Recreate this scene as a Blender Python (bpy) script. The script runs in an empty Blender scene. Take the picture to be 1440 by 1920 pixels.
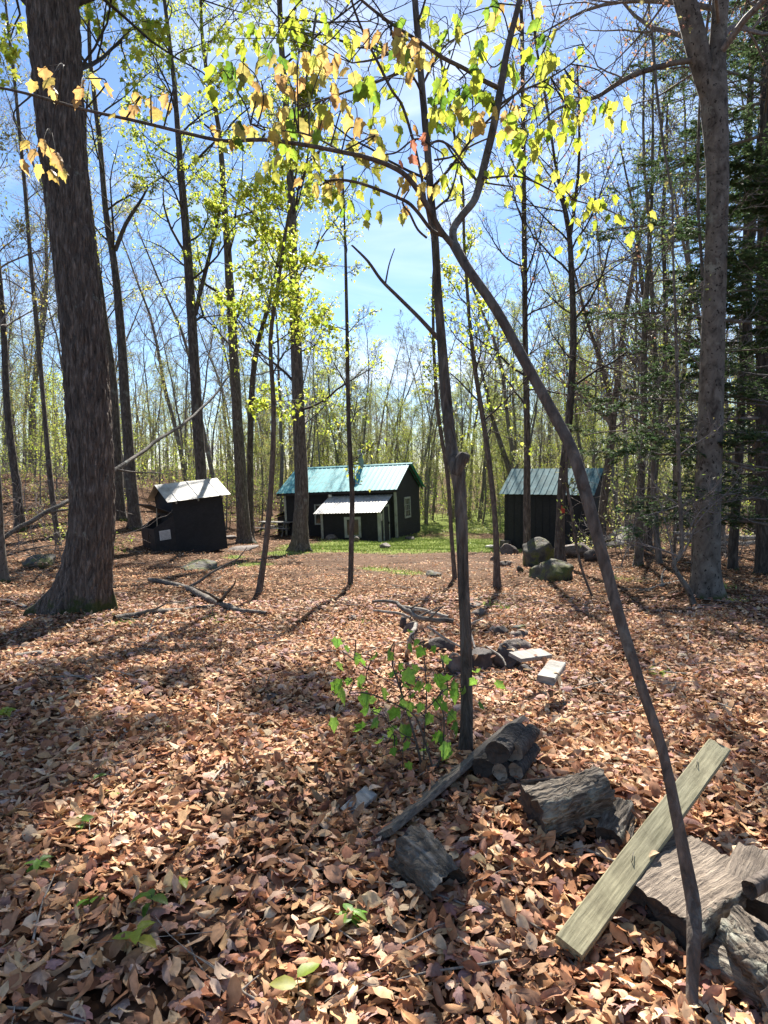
import bpy, math, random
import numpy as np
from mathutils import Vector, Matrix
R = math.radians
random.seed(5)
RNG = np.random.default_rng(11)
S = bpy.context.scene
COL = S.collection

# ------------------------------------------------------------------ camera
PITCH = R(3.5); FP = 1300.0; EYE = 1.55
cd = bpy.data.cameras.new('camera'); cam = bpy.data.objects.new('camera', cd); COL.objects.link(cam)
cd.sensor_fit = 'VERTICAL'; cd.sensor_height = 24; cd.lens = 24 * FP / 1920
cd.clip_start = 0.05; cd.clip_end = 3000
cam.location = (0, 0, EYE); cam.rotation_euler = (R(90) - PITCH, 0, 0)
S.camera = cam
# ------------------------------------------------------------------ sky, sun, exposure
SUN_EL, SUN_AZ = R(43), R(6)          # azimuth clockwise from +Y
w = bpy.data.worlds.new('World'); S.world = w; w.use_nodes = True
nt = w.node_tree; nt.nodes.clear()
out = nt.nodes.new('ShaderNodeOutputWorld'); bg = nt.nodes.new('ShaderNodeBackground')
sky = nt.nodes.new('ShaderNodeTexSky'); sky.sky_type = 'NISHITA'; sky.sun_disc = False
sky.sun_elevation = SUN_EL; sky.sun_rotation = SUN_AZ
sky.air_density = 1.0; sky.dust_density = 0.25; sky.ozone_density = 6.0; sky.altitude = 300
bg.inputs['Strength'].default_value = 0.056
wtc = nt.nodes.new('ShaderNodeTexCoord'); wmp = nt.nodes.new('ShaderNodeMapping'); wmp.inputs['Scale'].default_value = (1.5, 1.5, 5); nt.links.new(wtc.outputs['Generated'], wmp.inputs[0])
wno = nt.nodes.new('ShaderNodeTexNoise'); wno.inputs['Scale'].default_value = 2.2; wno.inputs['Detail'].default_value = 7; wno.inputs['Distortion'].default_value = .6; nt.links.new(wmp.outputs[0], wno.inputs['Vector'])
wrp = nt.nodes.new('ShaderNodeValToRGB'); wrp.color_ramp.elements[0].position = .5; wrp.color_ramp.elements[0].color = (0, 0, 0, 1); wrp.color_ramp.elements[1].position = .78; wrp.color_ramp.elements[1].color = (.62, .62, .62, 1); nt.links.new(wno.outputs['Fac'], wrp.inputs[0])
wmx = nt.nodes.new('ShaderNodeMix'); wmx.data_type = 'RGBA'; nt.links.new(wrp.outputs[0], wmx.inputs[0]); nt.links.new(sky.outputs[0], wmx.inputs[6]); wmx.inputs[7].default_value = (9, 9.4, 10.5, 1)
nt.links.new(wmx.outputs[2], bg.inputs[0]); nt.links.new(bg.outputs[0], out.inputs[0])
sd = bpy.data.lights.new('sun', 'SUN'); sun = bpy.data.objects.new('sun', sd); COL.objects.link(sun)
sd.energy = 5.0; sd.angle = R(0.53); sd.color = (1.0, 0.95, 0.87)
sv = Vector((math.sin(SUN_AZ) * math.cos(SUN_EL), math.cos(SUN_AZ) * math.cos(SUN_EL), math.sin(SUN_EL)))
sun.rotation_euler = sv.to_track_quat('Z', 'Y').to_euler(); sun.location = (0, 0, 40)
S.view_settings.view_transform = 'Standard'; S.view_settings.look = 'None'
S.view_settings.exposure = 1.72; S.view_settings.gamma = 1
cy = S.cycles
cy.max_bounces = 7; cy.diffuse_bounces = 3; cy.glossy_bounces = 2; cy.transmission_bounces = 5; cy.transparent_max_bounces = 6
cy.sample_clamp_indirect = 6

# ------------------------------------------------------------------ ground height and pixel helpers
def ss(a, b, x):
    t = np.clip((x - a) / (b - a), 0, 1); return t * t * (3 - 2 * t)
def H(x, y):
    x = np.asarray(x, float); y = np.asarray(y, float)
    z = -0.064 * np.clip(y - 4, 0, 32) - 0.02 * np.clip(y - 36, 0, 60)
    z = z + 3.1 * ss(5, 17, -x) * ss(9, 34, y) + 1.6 * ss(17, 60, -x) * ss(15, 40, y)
    z = z + 1.1 * ss(6, 15, x) * ss(8, 26, y)
    z = z + 0.035 * np.sin(x * 1.3 + 0.7 * y) + 0.03 * np.sin(1.9 * y - 0.8 * x + 2) + 0.012 * np.sin(4.1 * x + 1) * np.sin(3.7 * y)
    z = z + 0.10 * np.exp(-(((x - 1.2) / 1.0) ** 2 + ((y - 2.9) / 0.8) ** 2))
    z = z + 0.3 * np.exp(-(((x - 6.2) / 2.2) ** 2 + ((y - 18.5) / 1.6) ** 2))
    z = z + 0.15 * np.sin(x * .21 + 1) * np.sin(y * .17) * ss(8, 25, np.hypot(x, y))
    return z
cP, sP = math.cos(PITCH), math.sin(PITCH)
def ray(px, py):
    a = (px - 720) / FP; u = (960 - py) / FP
    return np.array([a, u * sP + cP, u * cP - sP])
def P(px, py, Y):
    d = ray(px, py); return np.array([0, 0, EYE]) + d * (Y / d[1])
def G(px, py):
    d = ray(px, py); t = 0.5; o = np.array([0, 0, EYE])
    while t < 90:
        p = o + d * t
        if p[2] < H(p[0], p[1]): break
        t += 0.02 + t * 0.002
    p = o + d * t; p[2] = float(H(p[0], p[1])); return p
def PG(px, py, h):
    d = ray(px, py); o = np.array([0, 0, EYE]); t = .5
    while t < 60:
        p = o + d * t
        if p[2] < H(p[0], p[1]) + h: break
        t += .01
    return o + d * t
def PXM(Y): return Y / FP       # metres per photo pixel at that depth

# ------------------------------------------------------------------ materials
def newmat(name):
    m = bpy.data.materials.new(name); m.use_nodes = True
    n = m.node_tree.nodes; l = m.node_tree.links
    return m, n, l, n['Principled BSDF']
def ramp(n, stops):
    r = n.new('ShaderNodeValToRGB'); e = r.color_ramp.elements
    while len(e) < len(stops): e.new(0.5)
    for i, (p, c) in enumerate(stops): e[i].position = p; e[i].color = (*c, 1)
    return r
def coords(n, l, scale=(1, 1, 1), out='Object'):
    t = n.new('ShaderNodeTexCoord'); m = n.new('ShaderNodeMapping'); m.inputs['Scale'].default_value = scale
    l.new(t.outputs[out], m.inputs[0]); return m.outputs[0]
def noise(n, l, v, s, d=6, r=0.6, dist=0.0):
    x = n.new('ShaderNodeTexNoise'); x.inputs['Scale'].default_value = s; x.inputs['Detail'].default_value = d
    x.inputs['Roughness'].default_value = r; x.inputs['Distortion'].default_value = dist
    l.new(v, x.inputs['Vector']); return x.outputs['Fac']
def mixc(n, l, f, a, b, bt='MIX'):
    x = n.new('ShaderNodeMix'); x.data_type = 'RGBA'; x.blend_type = bt
    if isinstance(f, (int, float)): x.inputs[0].default_value = f
    else: l.new(f, x.inputs[0])
    for i, s in ((6, a), (7, b)):
        if isinstance(s, tuple): x.inputs[i].default_value = (*s, 1)
        else: l.new(s, x.inputs[i])
    return x.outputs[2]
def bump(n, l, bs, h, st, dist=0.02):
    b = n.new('ShaderNodeBump'); b.inputs['Strength'].default_value = st; b.inputs['Distance'].default_value = dist
    l.new(h, b.inputs['Height']); l.new(b.outputs[0], bs.inputs['Normal'])
def bark(name, dark, mid, light, zs=0.22, sc=14, lich=0.0, st=0.9, dist=0.03, lc=(.30, .31, .26), moss=0.0, spots=0.0, ax=None):
    m, n, l, b = newmat(name)
    v = coords(n, l, ax or (1, 1, zs))
    f = noise(n, l, v, sc, 8, 0.65, 0.7)
    vo = n.new('ShaderNodeTexVoronoi'); vo.inputs['Scale'].default_value = sc * 1.3; vo.feature = 'DISTANCE_TO_EDGE'
    l.new(v, vo.inputs['Vector'])
    r = ramp(n, [(0.3, dark), (0.52, mid), (0.72, light)]); l.new(f, r.inputs[0]); c = r.outputs[0]
    v2 = coords(n, l)
    if lich:
        f2 = noise(n, l, v2, 3.2, 7, 0.7); r2 = ramp(n, [(0.62 - lich * .2, (0, 0, 0)), (0.70 - lich * .15, (1, 1, 1))]); l.new(f2, r2.inputs[0])
        c = mixc(n, l, r2.outputs[0], c, lc)
    if spots:
        f3 = noise(n, l, coords(n, l, (1, 1, .8)), 22, 3, .5); r3 = ramp(n, [(0.60, (0, 0, 0)), (0.66, (1, 1, 1))]); l.new(f3, r3.inputs[0])
        c = mixc(n, l, r3.outputs[0], c, dark)
    if moss:
        g = n.new('ShaderNodeNewGeometry'); sx = n.new('ShaderNodeSeparateXYZ'); tc = n.new('ShaderNodeTexCoord'); l.new(tc.outputs['Object'], sx.inputs[0])
        mr = n.new('ShaderNodeMapRange'); mr.inputs[1].default_value = moss; mr.inputs[2].default_value = 0.0; l.new(sx.outputs[2], mr.inputs[0])
        ml = n.new('ShaderNodeMath'); ml.operation = 'MULTIPLY'; l.new(mr.outputs[0], ml.inputs[0]); l.new(noise(n, l, v2, 4, 5, .7), ml.inputs[1])
        r4 = ramp(n, [(0.40, (0, 0, 0)), (0.50, (1, 1, 1))]); l.new(ml.outputs[0], r4.inputs[0])
        c = mixc(n, l, r4.outputs[0], c, (.06, .07, .02))
    l.new(c, b.inputs['Base Color']); b.inputs['Roughness'].default_value = 0.85; b.inputs['Specular IOR Level'].default_value = .3
    ad = n.new('ShaderNodeMath'); ad.operation = 'ADD'; l.new(f, ad.inputs[0]); l.new(vo.outputs['Distance'], ad.inputs[1])
    bump(n, l, b, ad.outputs[0], st, dist)
    return m
M = {}
M['bark_maple'] = bark('bark_maple', (.022, .017, .013), (.13, .10, .08), (.34, .27, .22), .14, 30, .03, 1.0, .06, moss=1.0)
M['bark_grey'] = bark('bark_grey', (.02, .016, .013), (.085, .068, .055), (.20, .168, .138), .25, 18, .18, 1.0, .04, lc=(.17, .17, .14), moss=.3)
M['bark_ash'] = bark('bark_ash', (.024, .019, .014), (.12, .095, .074), (.26, .22, .175), .2, 24, .15, 1.0, .04, lc=(.22, .22, .18), moss=.25)
M['bark_beech'] = bark('bark_beech', (.03, .022, .016), (.135, .112, .09), (.22, .19, .155), .7, 6, .2, .45, .02, lc=(.22, .21, .17), moss=.3, spots=1)
M['char'] = bark('char', (.012, .01, .009), (.05, .04, .033), (.13, .11, .09), .6, 30, 0, .9, .02)
M['rotten'] = bark('rotten', (.02, .015, .012), (.13, .11, .085), (.36, .33, .28), .5, 22, .15, 1.0, .04, lc=(.10, .12, .03), ax=(.2, 1, 1))
M['bark_smooth'] = bark('bark_smooth', (.04, .03, .022), (.105, .08, .062), (.185, .15, .12), .35, 26, .12, .7, .015, lc=(.19, .18, .15))
M['bark_log'] = bark('bark_log', (.015, .011, .008), (.15, .12, .09), (.40, .35, .28), 1.0, 30, .3, 1.0, .04, lc=(.34, .34, .27), ax=(.22, 1, 1))
M['twig'] = bark('twig', (.02, .016, .013), (.05, .04, .033), (.10, .08, .068), .5, 20, 0, .2, .005)
M['twig_bare'] = bark('twig_bare', (.09, .072, .062), (.19, .16, .14), (.30, .26, .23), .5, 20, 0, .2, .005)
M['bark_stick'] = bark('bark_stick', (.03, .024, .018), (.12, .10, .08), (.27, .235, .195), 1, 22, .1, .7, .02, ax=(.3, 1, 1))
M['bark_far'] = bark('bark_far', (.05, .042, .035), (.15, .128, .108), (.28, .245, .21), .25, 16, .2, .5, .03)
M['dead_wood'] = bark('dead_wood', (.10, .085, .07), (.26, .225, .185), (.40, .36, .31), .25, 20, .1, .5, .01)

def leafmat(name, tr=0.5, rough=.5, veins=False, tint=(1, 1, 1)):
    m, n, l, b = newmat(name)
    a = n.new('ShaderNodeAttribute'); a.attribute_name = 'tint'
    c = a.outputs['Color']
    if veins:
        f = noise(n, l, coords(n, l), 45, 4, .6); r = ramp(n, [(0.3, (.72, .72, .72)), (0.7, (1.12, 1.12, 1.12))]); l.new(f, r.inputs[0])
        c = mixc(n, l, 1.0, c, r.outputs[0], 'MULTIPLY')
    l.new(c, b.inputs['Base Color']); b.inputs['Roughness'].default_value = rough; b.inputs['Specular IOR Level'].default_value = .35
    t = n.new('ShaderNodeBsdfTranslucent'); l.new(c, t.inputs[0])
    mx = n.new('ShaderNodeMixShader'); mx.inputs[0].default_value = tr
    l.new(b.outputs[0], mx.inputs[1]); l.new(t.outputs[0], mx.inputs[2]); l.new(mx.outputs[0], n['Material Output'].inputs[0])
    return m
M['leaf'] = leafmat('leaf', .62, .45, True)
M['leaf_far'] = leafmat('leaf_far', .55, .6)
M['litter'] = leafmat('litter', .16, .75, True); M['litter'].node_tree.nodes['Principled BSDF'].inputs['Specular IOR Level'].default_value = .12
M['needle'] = leafmat('needle', .4, .6)

def plain(name, c1, c2, s=6, rough=.7, st=.2, dist=.01, scale=(1, 1, 1), metal=0, spec=.4, det=6):
    m, n, l, b = newmat(name)
    f = noise(n, l, coords(n, l, scale), s, det, .65)
    r = ramp(n, [(0.32, c1), (0.68, c2)]); l.new(f, r.inputs[0])
    wr = ramp(n, [(.36, (.55, .52, .48)), (.56, (1, 1, 1))]); l.new(noise(n, l, coords(n, l), 2.3, 7, .75, .8), wr.inputs[0])
    l.new(mixc(n, l, .8, r.outputs[0], wr.outputs[0], 'MULTIPLY'), b.inputs['Base Color'])
    b.inputs['Roughness'].default_value = rough; b.inputs['Metallic'].default_value = metal; b.inputs['Specular IOR Level'].default_value = spec
    bump(n, l, b, f, st, dist); return m
M['black_board'] = plain('black_board', (.010, .0095, .010), (.026, .024, .024), 9, .8, .3, .01, (1, 1, 6))
M['brown_ply'] = plain('brown_ply', (.018, .014, .013), (.035, .029, .027), 5, .75, .2, .005)
M['trim'] = plain('trim', (.30, .31, .25), (.42, .43, .35), 8, .7, .2, .005, (1, 1, .3))
M['teal_metal'] = plain('teal_metal', (.05, .30, .32), (.08, .38, .40), 3, .55, .1, .005, spec=.25)
M['pale_metal'] = plain('pale_metal', (.36, .34, .31), (.55, .53, .49), 7, .5, .2, .005, spec=.5)
M['shed_metal'] = plain('shed_metal', (.045, .13, .14), (.11, .22, .23), 3, .8, .1, .005, spec=.3)
M['white_metal'] = plain('white_metal', (.34, .31, .26), (.56, .52, .44), 3, .5, .15, .005, spec=.5)
M['steel'] = plain('steel', (.34, .33, .31), (.5, .48, .46), 10, .9, .1, .005, spec=.1)
M['rust_pipe'] = plain('rust_pipe', (.10, .07, .055), (.2, .16, .13), 10, .6, .2, .005, metal=.4)
M['old_wood'] = plain('old_wood', (.045, .035, .027), (.24, .20, .155), 9, .85, .8, .006, (3, 14, 14), det=9)
M['grey_wood'] = plain('grey_wood', (.20, .185, .16), (.42, .395, .35), 9, .8, .6, .006, (6, 1, 6), det=8)
M['table_wood'] = plain('table_wood', (.16, .15, .125), (.33, .31, .27), 9, .8, .5, .006, (1, 8, 8))
M['skirt_wood'] = plain('skirt_wood', (.20, .165, .115), (.36, .31, .23), 9, .8, .5, .006, (8, 8, 1))
M['paper'] = plain('paper', (.50, .45, .40), (.62, .57, .52), 8, .7, .05, .001)
M['paint_red'] = plain('paint_red', (.35, .03, .015), (.5, .06, .03), 30, .6, .2, .003)
M['stone'] = plain('stone', (.06, .045, .037), (.22, .175, .145), 12, .85, .8, .03, det=9)
M['stone_dark'] = plain('stone_dark', (.03, .024, .022), (.12, .095, .08), 7, .85, .8, .03, det=9)
M['ink'] = plain('ink', (.10, .08, .08), (.14, .12, .11), 8, .7, .05, .001)
M['dark_void'] = plain('dark_void', (.006, .005, .005), (.014, .012, .011), 8, .9, .2, .005)
M['nail'] = plain('nail', (.05, .045, .04), (.09, .08, .07), 8, .5, .05, .001, metal=.8)
m, n, l, b = newmat('glass'); M['glass'] = m
b.inputs['Base Color'].default_value = (.03, .04, .035, 1); b.inputs['Roughness'].default_value = .06; b.inputs['Specular IOR Level'].default_value = .9
m, n, l, b = newmat('globe'); M['globe'] = m
b.inputs['Base Color'].default_value = (.8, .76, .62, 1); b.inputs['Roughness'].default_value = .2
def wood_end(name, c1, c2):
    m, n, l, b = newmat(name)
    f = noise(n, l, coords(n, l), 14, 8, .7, 2.0); r = ramp(n, [(.3, c1), (.7, c2)]); l.new(f, r.inputs[0])
    l.new(r.outputs[0], b.inputs['Base Color']); b.inputs['Roughness'].default_value = .85; bump(n, l, b, f, .8, .015); return m
M['end_dark'] = wood_end('end_dark', (.015, .012, .01), (.075, .055, .04))
M['end_pale'] = wood_end('end_pale', (.16, .12, .085), (.38, .31, .23))
M['split_wood'] = plain('split_wood', (.09, .062, .042), (.44, .35, .26), 7, .8, 1.0, .02, (1.0, 9, 9), det=9)
M['split_red'] = plain('split_red', (.16, .07, .035), (.42, .24, .14), 7, .8, 1.0, .02, (1.0, 9, 9), det=9)
M['mossy_board'] = plain('mossy_board', (.14, .125, .065), (.36, .325, .20), 6, .85, .7, .004, (1.2, 14, 14), det=9)
# mossy rock: moss by up-facing and noise
m, n, l, b = newmat('mossy_rock'); M['mossy_rock'] = m
v = coords(n, l); f = noise(n, l, v, 5, 9, .7); r = ramp(n, [(.3, (.022, .02, .016)), (.75, (.15, .13, .10))]); l.new(f, r.inputs[0])
f2 = noise(n, l, v, 2.6, 6, .7); r2 = ramp(n, [(.46, (0, 0, 0)), (.56, (1, 1, 1))]); l.new(f2, r2.inputs[0])
mc = ramp(n, [(.3, (.04, .05, .012)), (.7, (.15, .15, .03))]); l.new(noise(n, l, v, 18, 5, .7), mc.inputs[0])
l.new(mixc(n, l, r2.outputs[0], r.outputs[0], mc.outputs[0]), b.inputs['Base Color']); b.inputs['Roughness'].default_value = .9; bump(n, l, b, f, .9, .05)

# ground: leaf-litter pattern, turf by vertex mask
m, n, l, b = newmat('forest_floor'); M['ground'] = m
v = coords(n, l, (1, 1, .3))
wv = n.new('ShaderNodeTexNoise'); wv.inputs['Scale'].default_value = 9; wv.inputs['Detail'].default_value = 3; l.new(v, wv.inputs['Vector'])
va = n.new('ShaderNodeVectorMath'); va.operation = 'MULTIPLY_ADD'; va.inputs[1].default_value = (.10, .10, .02); l.new(wv.outputs['Color'], va.inputs[0]); l.new(v, va.inputs[2])
vo = n.new('ShaderNodeTexVoronoi'); vo.inputs['Scale'].default_value = 15; vo.inputs['Randomness'].default_value = 1; l.new(va.outputs[0], vo.inputs['Vector'])
sp = n.new('ShaderNodeSeparateColor'); l.new(vo.outputs['Color'], sp.inputs[0])
r = ramp(n, [(0, (.035, .02, .012)), (.3, (.10, .056, .034)), (.6, (.18, .11, .07)), (.85, (.28, .18, .12)), (1, (.38, .27, .19))]); l.new(sp.outputs[0], r.inputs[0])
r2 = ramp(n, [(.0, (1, 1, 1)), (.6, (.55, .55, .55)), (.9, (.2, .2, .2))]); 
mdm = n.new('ShaderNodeMath'); mdm.operation = 'MULTIPLY'; mdm.inputs[1].default_value = 1.0; l.new(vo.outputs['Distance'], mdm.inputs[0]); l.new(mdm.outputs[0], r2.inputs[0])
c = mixc(n, l, 1.0, r.outputs[0], r2.outputs[0], 'MULTIPLY')
big = noise(n, l, v, .55, 6, .65); rb = ramp(n, [(.35, (.62, .56, .52)), (.65, (1.1, 1.05, 1.0))]); l.new(big, rb.inputs[0])
c = mixc(n, l, 1.0, c, rb.outputs[0], 'MULTIPLY')
at = n.new('ShaderNodeAttribute'); at.attribute_name = 'turf'
nz = noise(n, l, v, 2.2, 8, .75)
sm = n.new('ShaderNodeMath'); sm.operation = 'ADD'; l.new(at.outputs['Fac'], sm.inputs[0]); l.new(nz, sm.inputs[1])
rt = ramp(n, [(.95 / 2, (0, 0, 0)), (1.12 / 2, (1, 1, 1))])
hf = n.new('ShaderNodeMath'); hf.operation = 'MULTIPLY'; hf.inputs[1].default_value = .5; l.new(sm.outputs[0], hf.inputs[0]); l.new(hf.outputs[0], rt.inputs[0])
tg = ramp(n, [(.3, (.10, .12, .03)), (.7, (.19, .23, .055))]); l.new(noise(n, l, v, 20, 5, .7), tg.inputs[0])
ap = n.new('ShaderNodeAttribute'); ap.attribute_name = 'path'
dr_ = ramp(n, [(.3, (.06, .036, .024)), (.5, (.125, .08, .055)), (.7, (.20, .135, .095))]); l.new(noise(n, l, v, 7, 10, .75), dr_.inputs[0])
pm_ = n.new('ShaderNodeMath'); pm_.operation = 'MULTIPLY'; pm_.inputs[1].default_value = .8; l.new(ap.outputs['Fac'], pm_.inputs[0])
c = mixc(n, l, pm_.outputs[0], c, dr_.outputs[0])
c = mixc(n, l, rt.outputs[0], c, tg.outputs[0])
l.new(c, b.inputs['Base Color']); b.inputs['Roughness'].default_value = 1.0; b.inputs['Specular IOR Level'].default_value = .03
bump(n, l, b, sp.outputs[1], .8, .03)
m, n, l, b = newmat('grass'); M['grass'] = m
a = n.new('ShaderNodeAttribute'); a.attribute_name = 'tint'; l.new(a.outputs['Color'], b.inputs['Base Color']); b.inputs['Roughness'].default_value = .6

# ------------------------------------------------------------------ mesh helpers
def mesh_arrays(name, V, Fs, mats, tint=None, smooth=True, fm=None):
    """Fs: list of (k,n) int arrays of faces"""
    me = bpy.data.meshes.new(name)
    V = np.ascontiguousarray(V, dtype=np.float32)
    me.vertices.add(len(V)); me.vertices.foreach_set('co', V.ravel())
    loops = np.concatenate([f.ravel() for f in Fs]).astype(np.int32)
    tot = np.concatenate([np.full(len(f), f.shape[1], np.int32) for f in Fs])
    st = np.concatenate([[0], np.cumsum(tot)[:-1]]).astype(np.int32)
    me.loops.add(len(loops)); me.loops.foreach_set('vertex_index', loops)
    me.polygons.add(len(tot)); me.polygons.foreach_set('loop_start', st)
    me.polygons.foreach_set('use_smooth', np.full(len(tot), smooth))
    if fm is not None: me.polygons.foreach_set('material_index', np.asarray(fm, np.int32))
    me.update(calc_edges=True)
    if tint is not None:
        a = me.color_attributes.new('tint', 'FLOAT_COLOR', 'POINT')
        c = np.ones((len(V), 4), np.float32); c[:, :3] = tint; a.data.foreach_set('color', c.ravel())
    for mm in (mats if isinstance(mats, (list, tuple)) else [mats]): me.materials.append(mm)
    return me
def link(name, me, parent=None, loc=(0, 0, 0), rot=(0, 0, 0)):
    o = bpy.data.objects.new(name, me); COL.objects.link(o); o.location = loc; o.rotation_euler = rot
    if parent: o.parent = parent
    return o
def tag(o, label=None, cat=None, group=None, kind=None):
    if label: o['label'] = label
    if cat: o['category'] = cat
    if group: o['group'] = group
    if kind: o['kind'] = kind
    return o
def empty(name, loc, label, cat, group=None, rot=(0, 0, 0)):
    o = bpy.data.objects.new(name, None); COL.objects.link(o); o.location = loc; o.rotation_euler = rot; o.empty_display_size = .2
    return tag(o, label, cat, group)

class Tubes:
    def __init__(s): s.V = []; s.Q = []; s.n = 0
    def add(s, pts, rad, k=5, cap=False):
        """pts (N,n,3), rad (N,n)"""
        pts = np.asarray(pts, float); rad = np.asarray(rad, float)
        if pts.ndim == 2: pts = pts[None]; rad = rad[None]
        N, n_, _ = pts.shape
        t = np.gradient(pts, axis=1); t /= np.linalg.norm(t, axis=2, keepdims=True) + 1e-9
        mean = t.mean(1); ref = np.zeros((N, 3)); ax = np.argmin(np.abs(mean), axis=1); ref[np.arange(N), ax] = 1
        u = np.cross(t, ref[:, None, :]); u /= np.linalg.norm(u, axis=2, keepdims=True) + 1e-9
        v = np.cross(t, u)
        a = np.arange(k) * 2 * np.pi / k
        ring = (u[:, :, None, :] * np.cos(a)[None, None, :, None] + v[:, :, None, :] * np.sin(a)[None, None, :, None]) * (rad[:, :, None, None] if rad.ndim == 2 else rad[..., None])
        Vv = pts[:, :, None, :] + ring
        idx = s.n + np.arange(N * n_ * k).reshape(N, n_, k)
        a0 = idx[:, :-1, :]; a1 = idx[:, 1:, :]
        q = np.stack([a0, a1, np.roll(a1, -1, 2), np.roll(a0, -1, 2)], -1).reshape(-1, 4)[:, ::-1]
        s.V.append(Vv.reshape(-1, 3)); s.Q.append(q); s.n += N * n_ * k
    def mesh(s, name, mat, off=(0, 0, 0)):
        return mesh_arrays(name, np.concatenate(s.V) - np.asarray(off), [np.concatenate(s.Q)], mat)

# leaf templates: rim points (x across, y along), fan from centre
def tpl(rim, fold=.25, droop=.3, petal=0.0):
    rim = np.array(rim, float)
    mid = np.array([[0, .42]])
    P2 = np.concatenate([mid, rim]); z = fold * np.abs(P2[:, 0]) - droop * P2[:, 1] ** 2
    V = np.c_[P2, z]; k = len(rim)
    F = np.array([[0, 1 + i, 1 + (i + 1) % k] for i in range(k)])
    return V, F
_half = [(.07, .06), (.30, -.06), (.42, -.02), (.40, .12), (.56, .28), (.62, .50), (.50, .50), (.34, .47), (.30, .58), (.26, .80), (.14, .82)]
MAPLE = tpl([(0, 0)] + _half + [(0, 1.05)] + [(-x, y) for x, y in _half[::-1]], .35, .30)
MAPLE_S = tpl([(0, 0), (.38, .0), (.28, .25), (.58, .42), (.28, .55), (0, 1.0), (-.28, .55), (-.58, .42), (-.28, .25), (-.38, .0)], .3, .25)
OVAL = tpl([(0, 0), (.22, .2), (.3, .5), (.18, .8), (0, 1), (-.18, .8), (-.3, .5), (-.22, .2)], .3, .35)
def tpl2(rim, edge=.55, droop=.4, pleat=.03):
    rim = np.array(rim, float); c0 = np.array([[0, .40]]); inner = c0 + (rim - c0) * .52
    P2 = np.concatenate([c0, inner, rim]); k = len(rim); z = -edge * np.abs(P2[:, 0]) ** 1.4 - droop * P2[:, 1] ** 2
    z[1 + k:] += pleat * np.where(np.arange(k) % 2, 1, -1); z[1:1 + k] += pleat * .6 * np.where(np.arange(k) % 2, 1, -1)
    V = np.c_[P2, z]; F = [[0, 1 + i, 1 + (i + 1) % k] for i in range(k)]
    for i in range(k): j = (i + 1) % k; F += [[1 + i, 1 + k + i, 1 + k + j], [1 + i, 1 + k + j, 1 + j]]
    return V, np.array(F)
_h = [(.10, .0), (.28, -.05), (.36, .06), (.33, .16), (.47, .26), (.54, .44), (.44, .50), (.33, .52), (.30, .66), (.20, .80), (.11, .86)]
MAPLE = tpl2([(0, .03)] + _h + [(0, 1.06)] + [(-x, y) for x, y in _h[::-1]])
DIAM = (np.array([[0, 0, 0], [.28, .5, .06], [0, 1, -.1], [-.28, .5, .06]], float), np.array([[0, 1, 2], [0, 2, 3]]))
class Leaves:
    def __init__(s): s.V = []; s.F = []; s.C = []; s.n = 0
    def add(s, pos, d, size, col, T=MAPLE_S, roll=None, rng=RNG, wid=1.0):
        pos = np.asarray(pos, float).reshape(-1, 3); N = len(pos)
        if N == 0: return
        d = np.broadcast_to(np.asarray(d, float), (N, 3)).copy(); d /= np.linalg.norm(d, axis=1, keepdims=True) + 1e-9
        rv = rng.normal(size=(N, 3)) if roll is None else np.broadcast_to(roll, (N, 3)) + rng.normal(size=(N, 3)) * .25
        sx = np.cross(d, rv); sx /= np.linalg.norm(sx, axis=1, keepdims=True) + 1e-9
        nz = np.cross(sx, d)
        TV, TF = T; size = np.broadcast_to(size, (N,))
        tv = TV[None] * np.ones((N, 1, 1)); cur = rng.uniform(.4, 1.9, (N, 1)); tv[:, :, 2] *= cur; tv[:, :, 0] *= wid * rng.uniform(.75, 1.1, (N, 1))
        Vv = pos[:, None] + size[:, None, None] * (tv[:, :, 0:1] * sx[:, None] + tv[:, :, 1:2] * d[:, None] + tv[:, :, 2:3] * nz[:, None])
        k = len(TV)
        s.V.append(Vv.reshape(-1, 3)); s.F.append((TF[None] + (s.n + np.arange(N) * k)[:, None, None]).reshape(-1, 3))
        cc_ = np.repeat(np.broadcast_to(col, (N, 3)), k, axis=0)
        if k > 20: cc_ = np.clip(cc_ * rng.uniform(.8, 1.12, (len(cc_), 1)) * np.array([1.0, 1, 1]) + np.where(np.tile(np.arange(k) > k // 2, N), .03, 0)[:, None] * np.array([1, -.2, -.3]), 0, 1)
        s.C.append(cc_); s.n += N * k
    def mesh(s, name, mat, off=(0, 0, 0)):
        return mesh_arrays(name, np.concatenate(s.V) - np.asarray(off), [np.concatenate(s.F)], mat, np.concatenate(s.C))
def pal(N, cols, rng=RNG, j=.15):
    cols = np.array(cols); c = cols[rng.integers(0, len(cols), N)]
    return np.clip(c * rng.uniform(1 - j, 1 + j, (N, 1)) * rng.uniform(1 - j / 3, 1 + j / 3, (N, 3)), 0, 1)
YG = [(.42, .50, .05), (.50, .54, .07), (.34, .45, .05), (.56, .56, .10)]
PALEG = [(.22, .28, .06), (.28, .32, .08), (.33, .34, .10), (.20, .25, .06), (.30, .26, .10)]
MIDG = [(.12, .24, .03), (.18, .32, .04), (.24, .38, .05)]
OLIVE = [(.36, .30, .08), (.40, .33, .10), (.30, .30, .07)]
ORANGE = [(.62, .42, .13), (.66, .50, .14), (.58, .36, .14), (.60, .52, .14)]
BUD = [(.34, .17, .12), (.40, .24, .15), (.30, .27, .12)]

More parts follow.
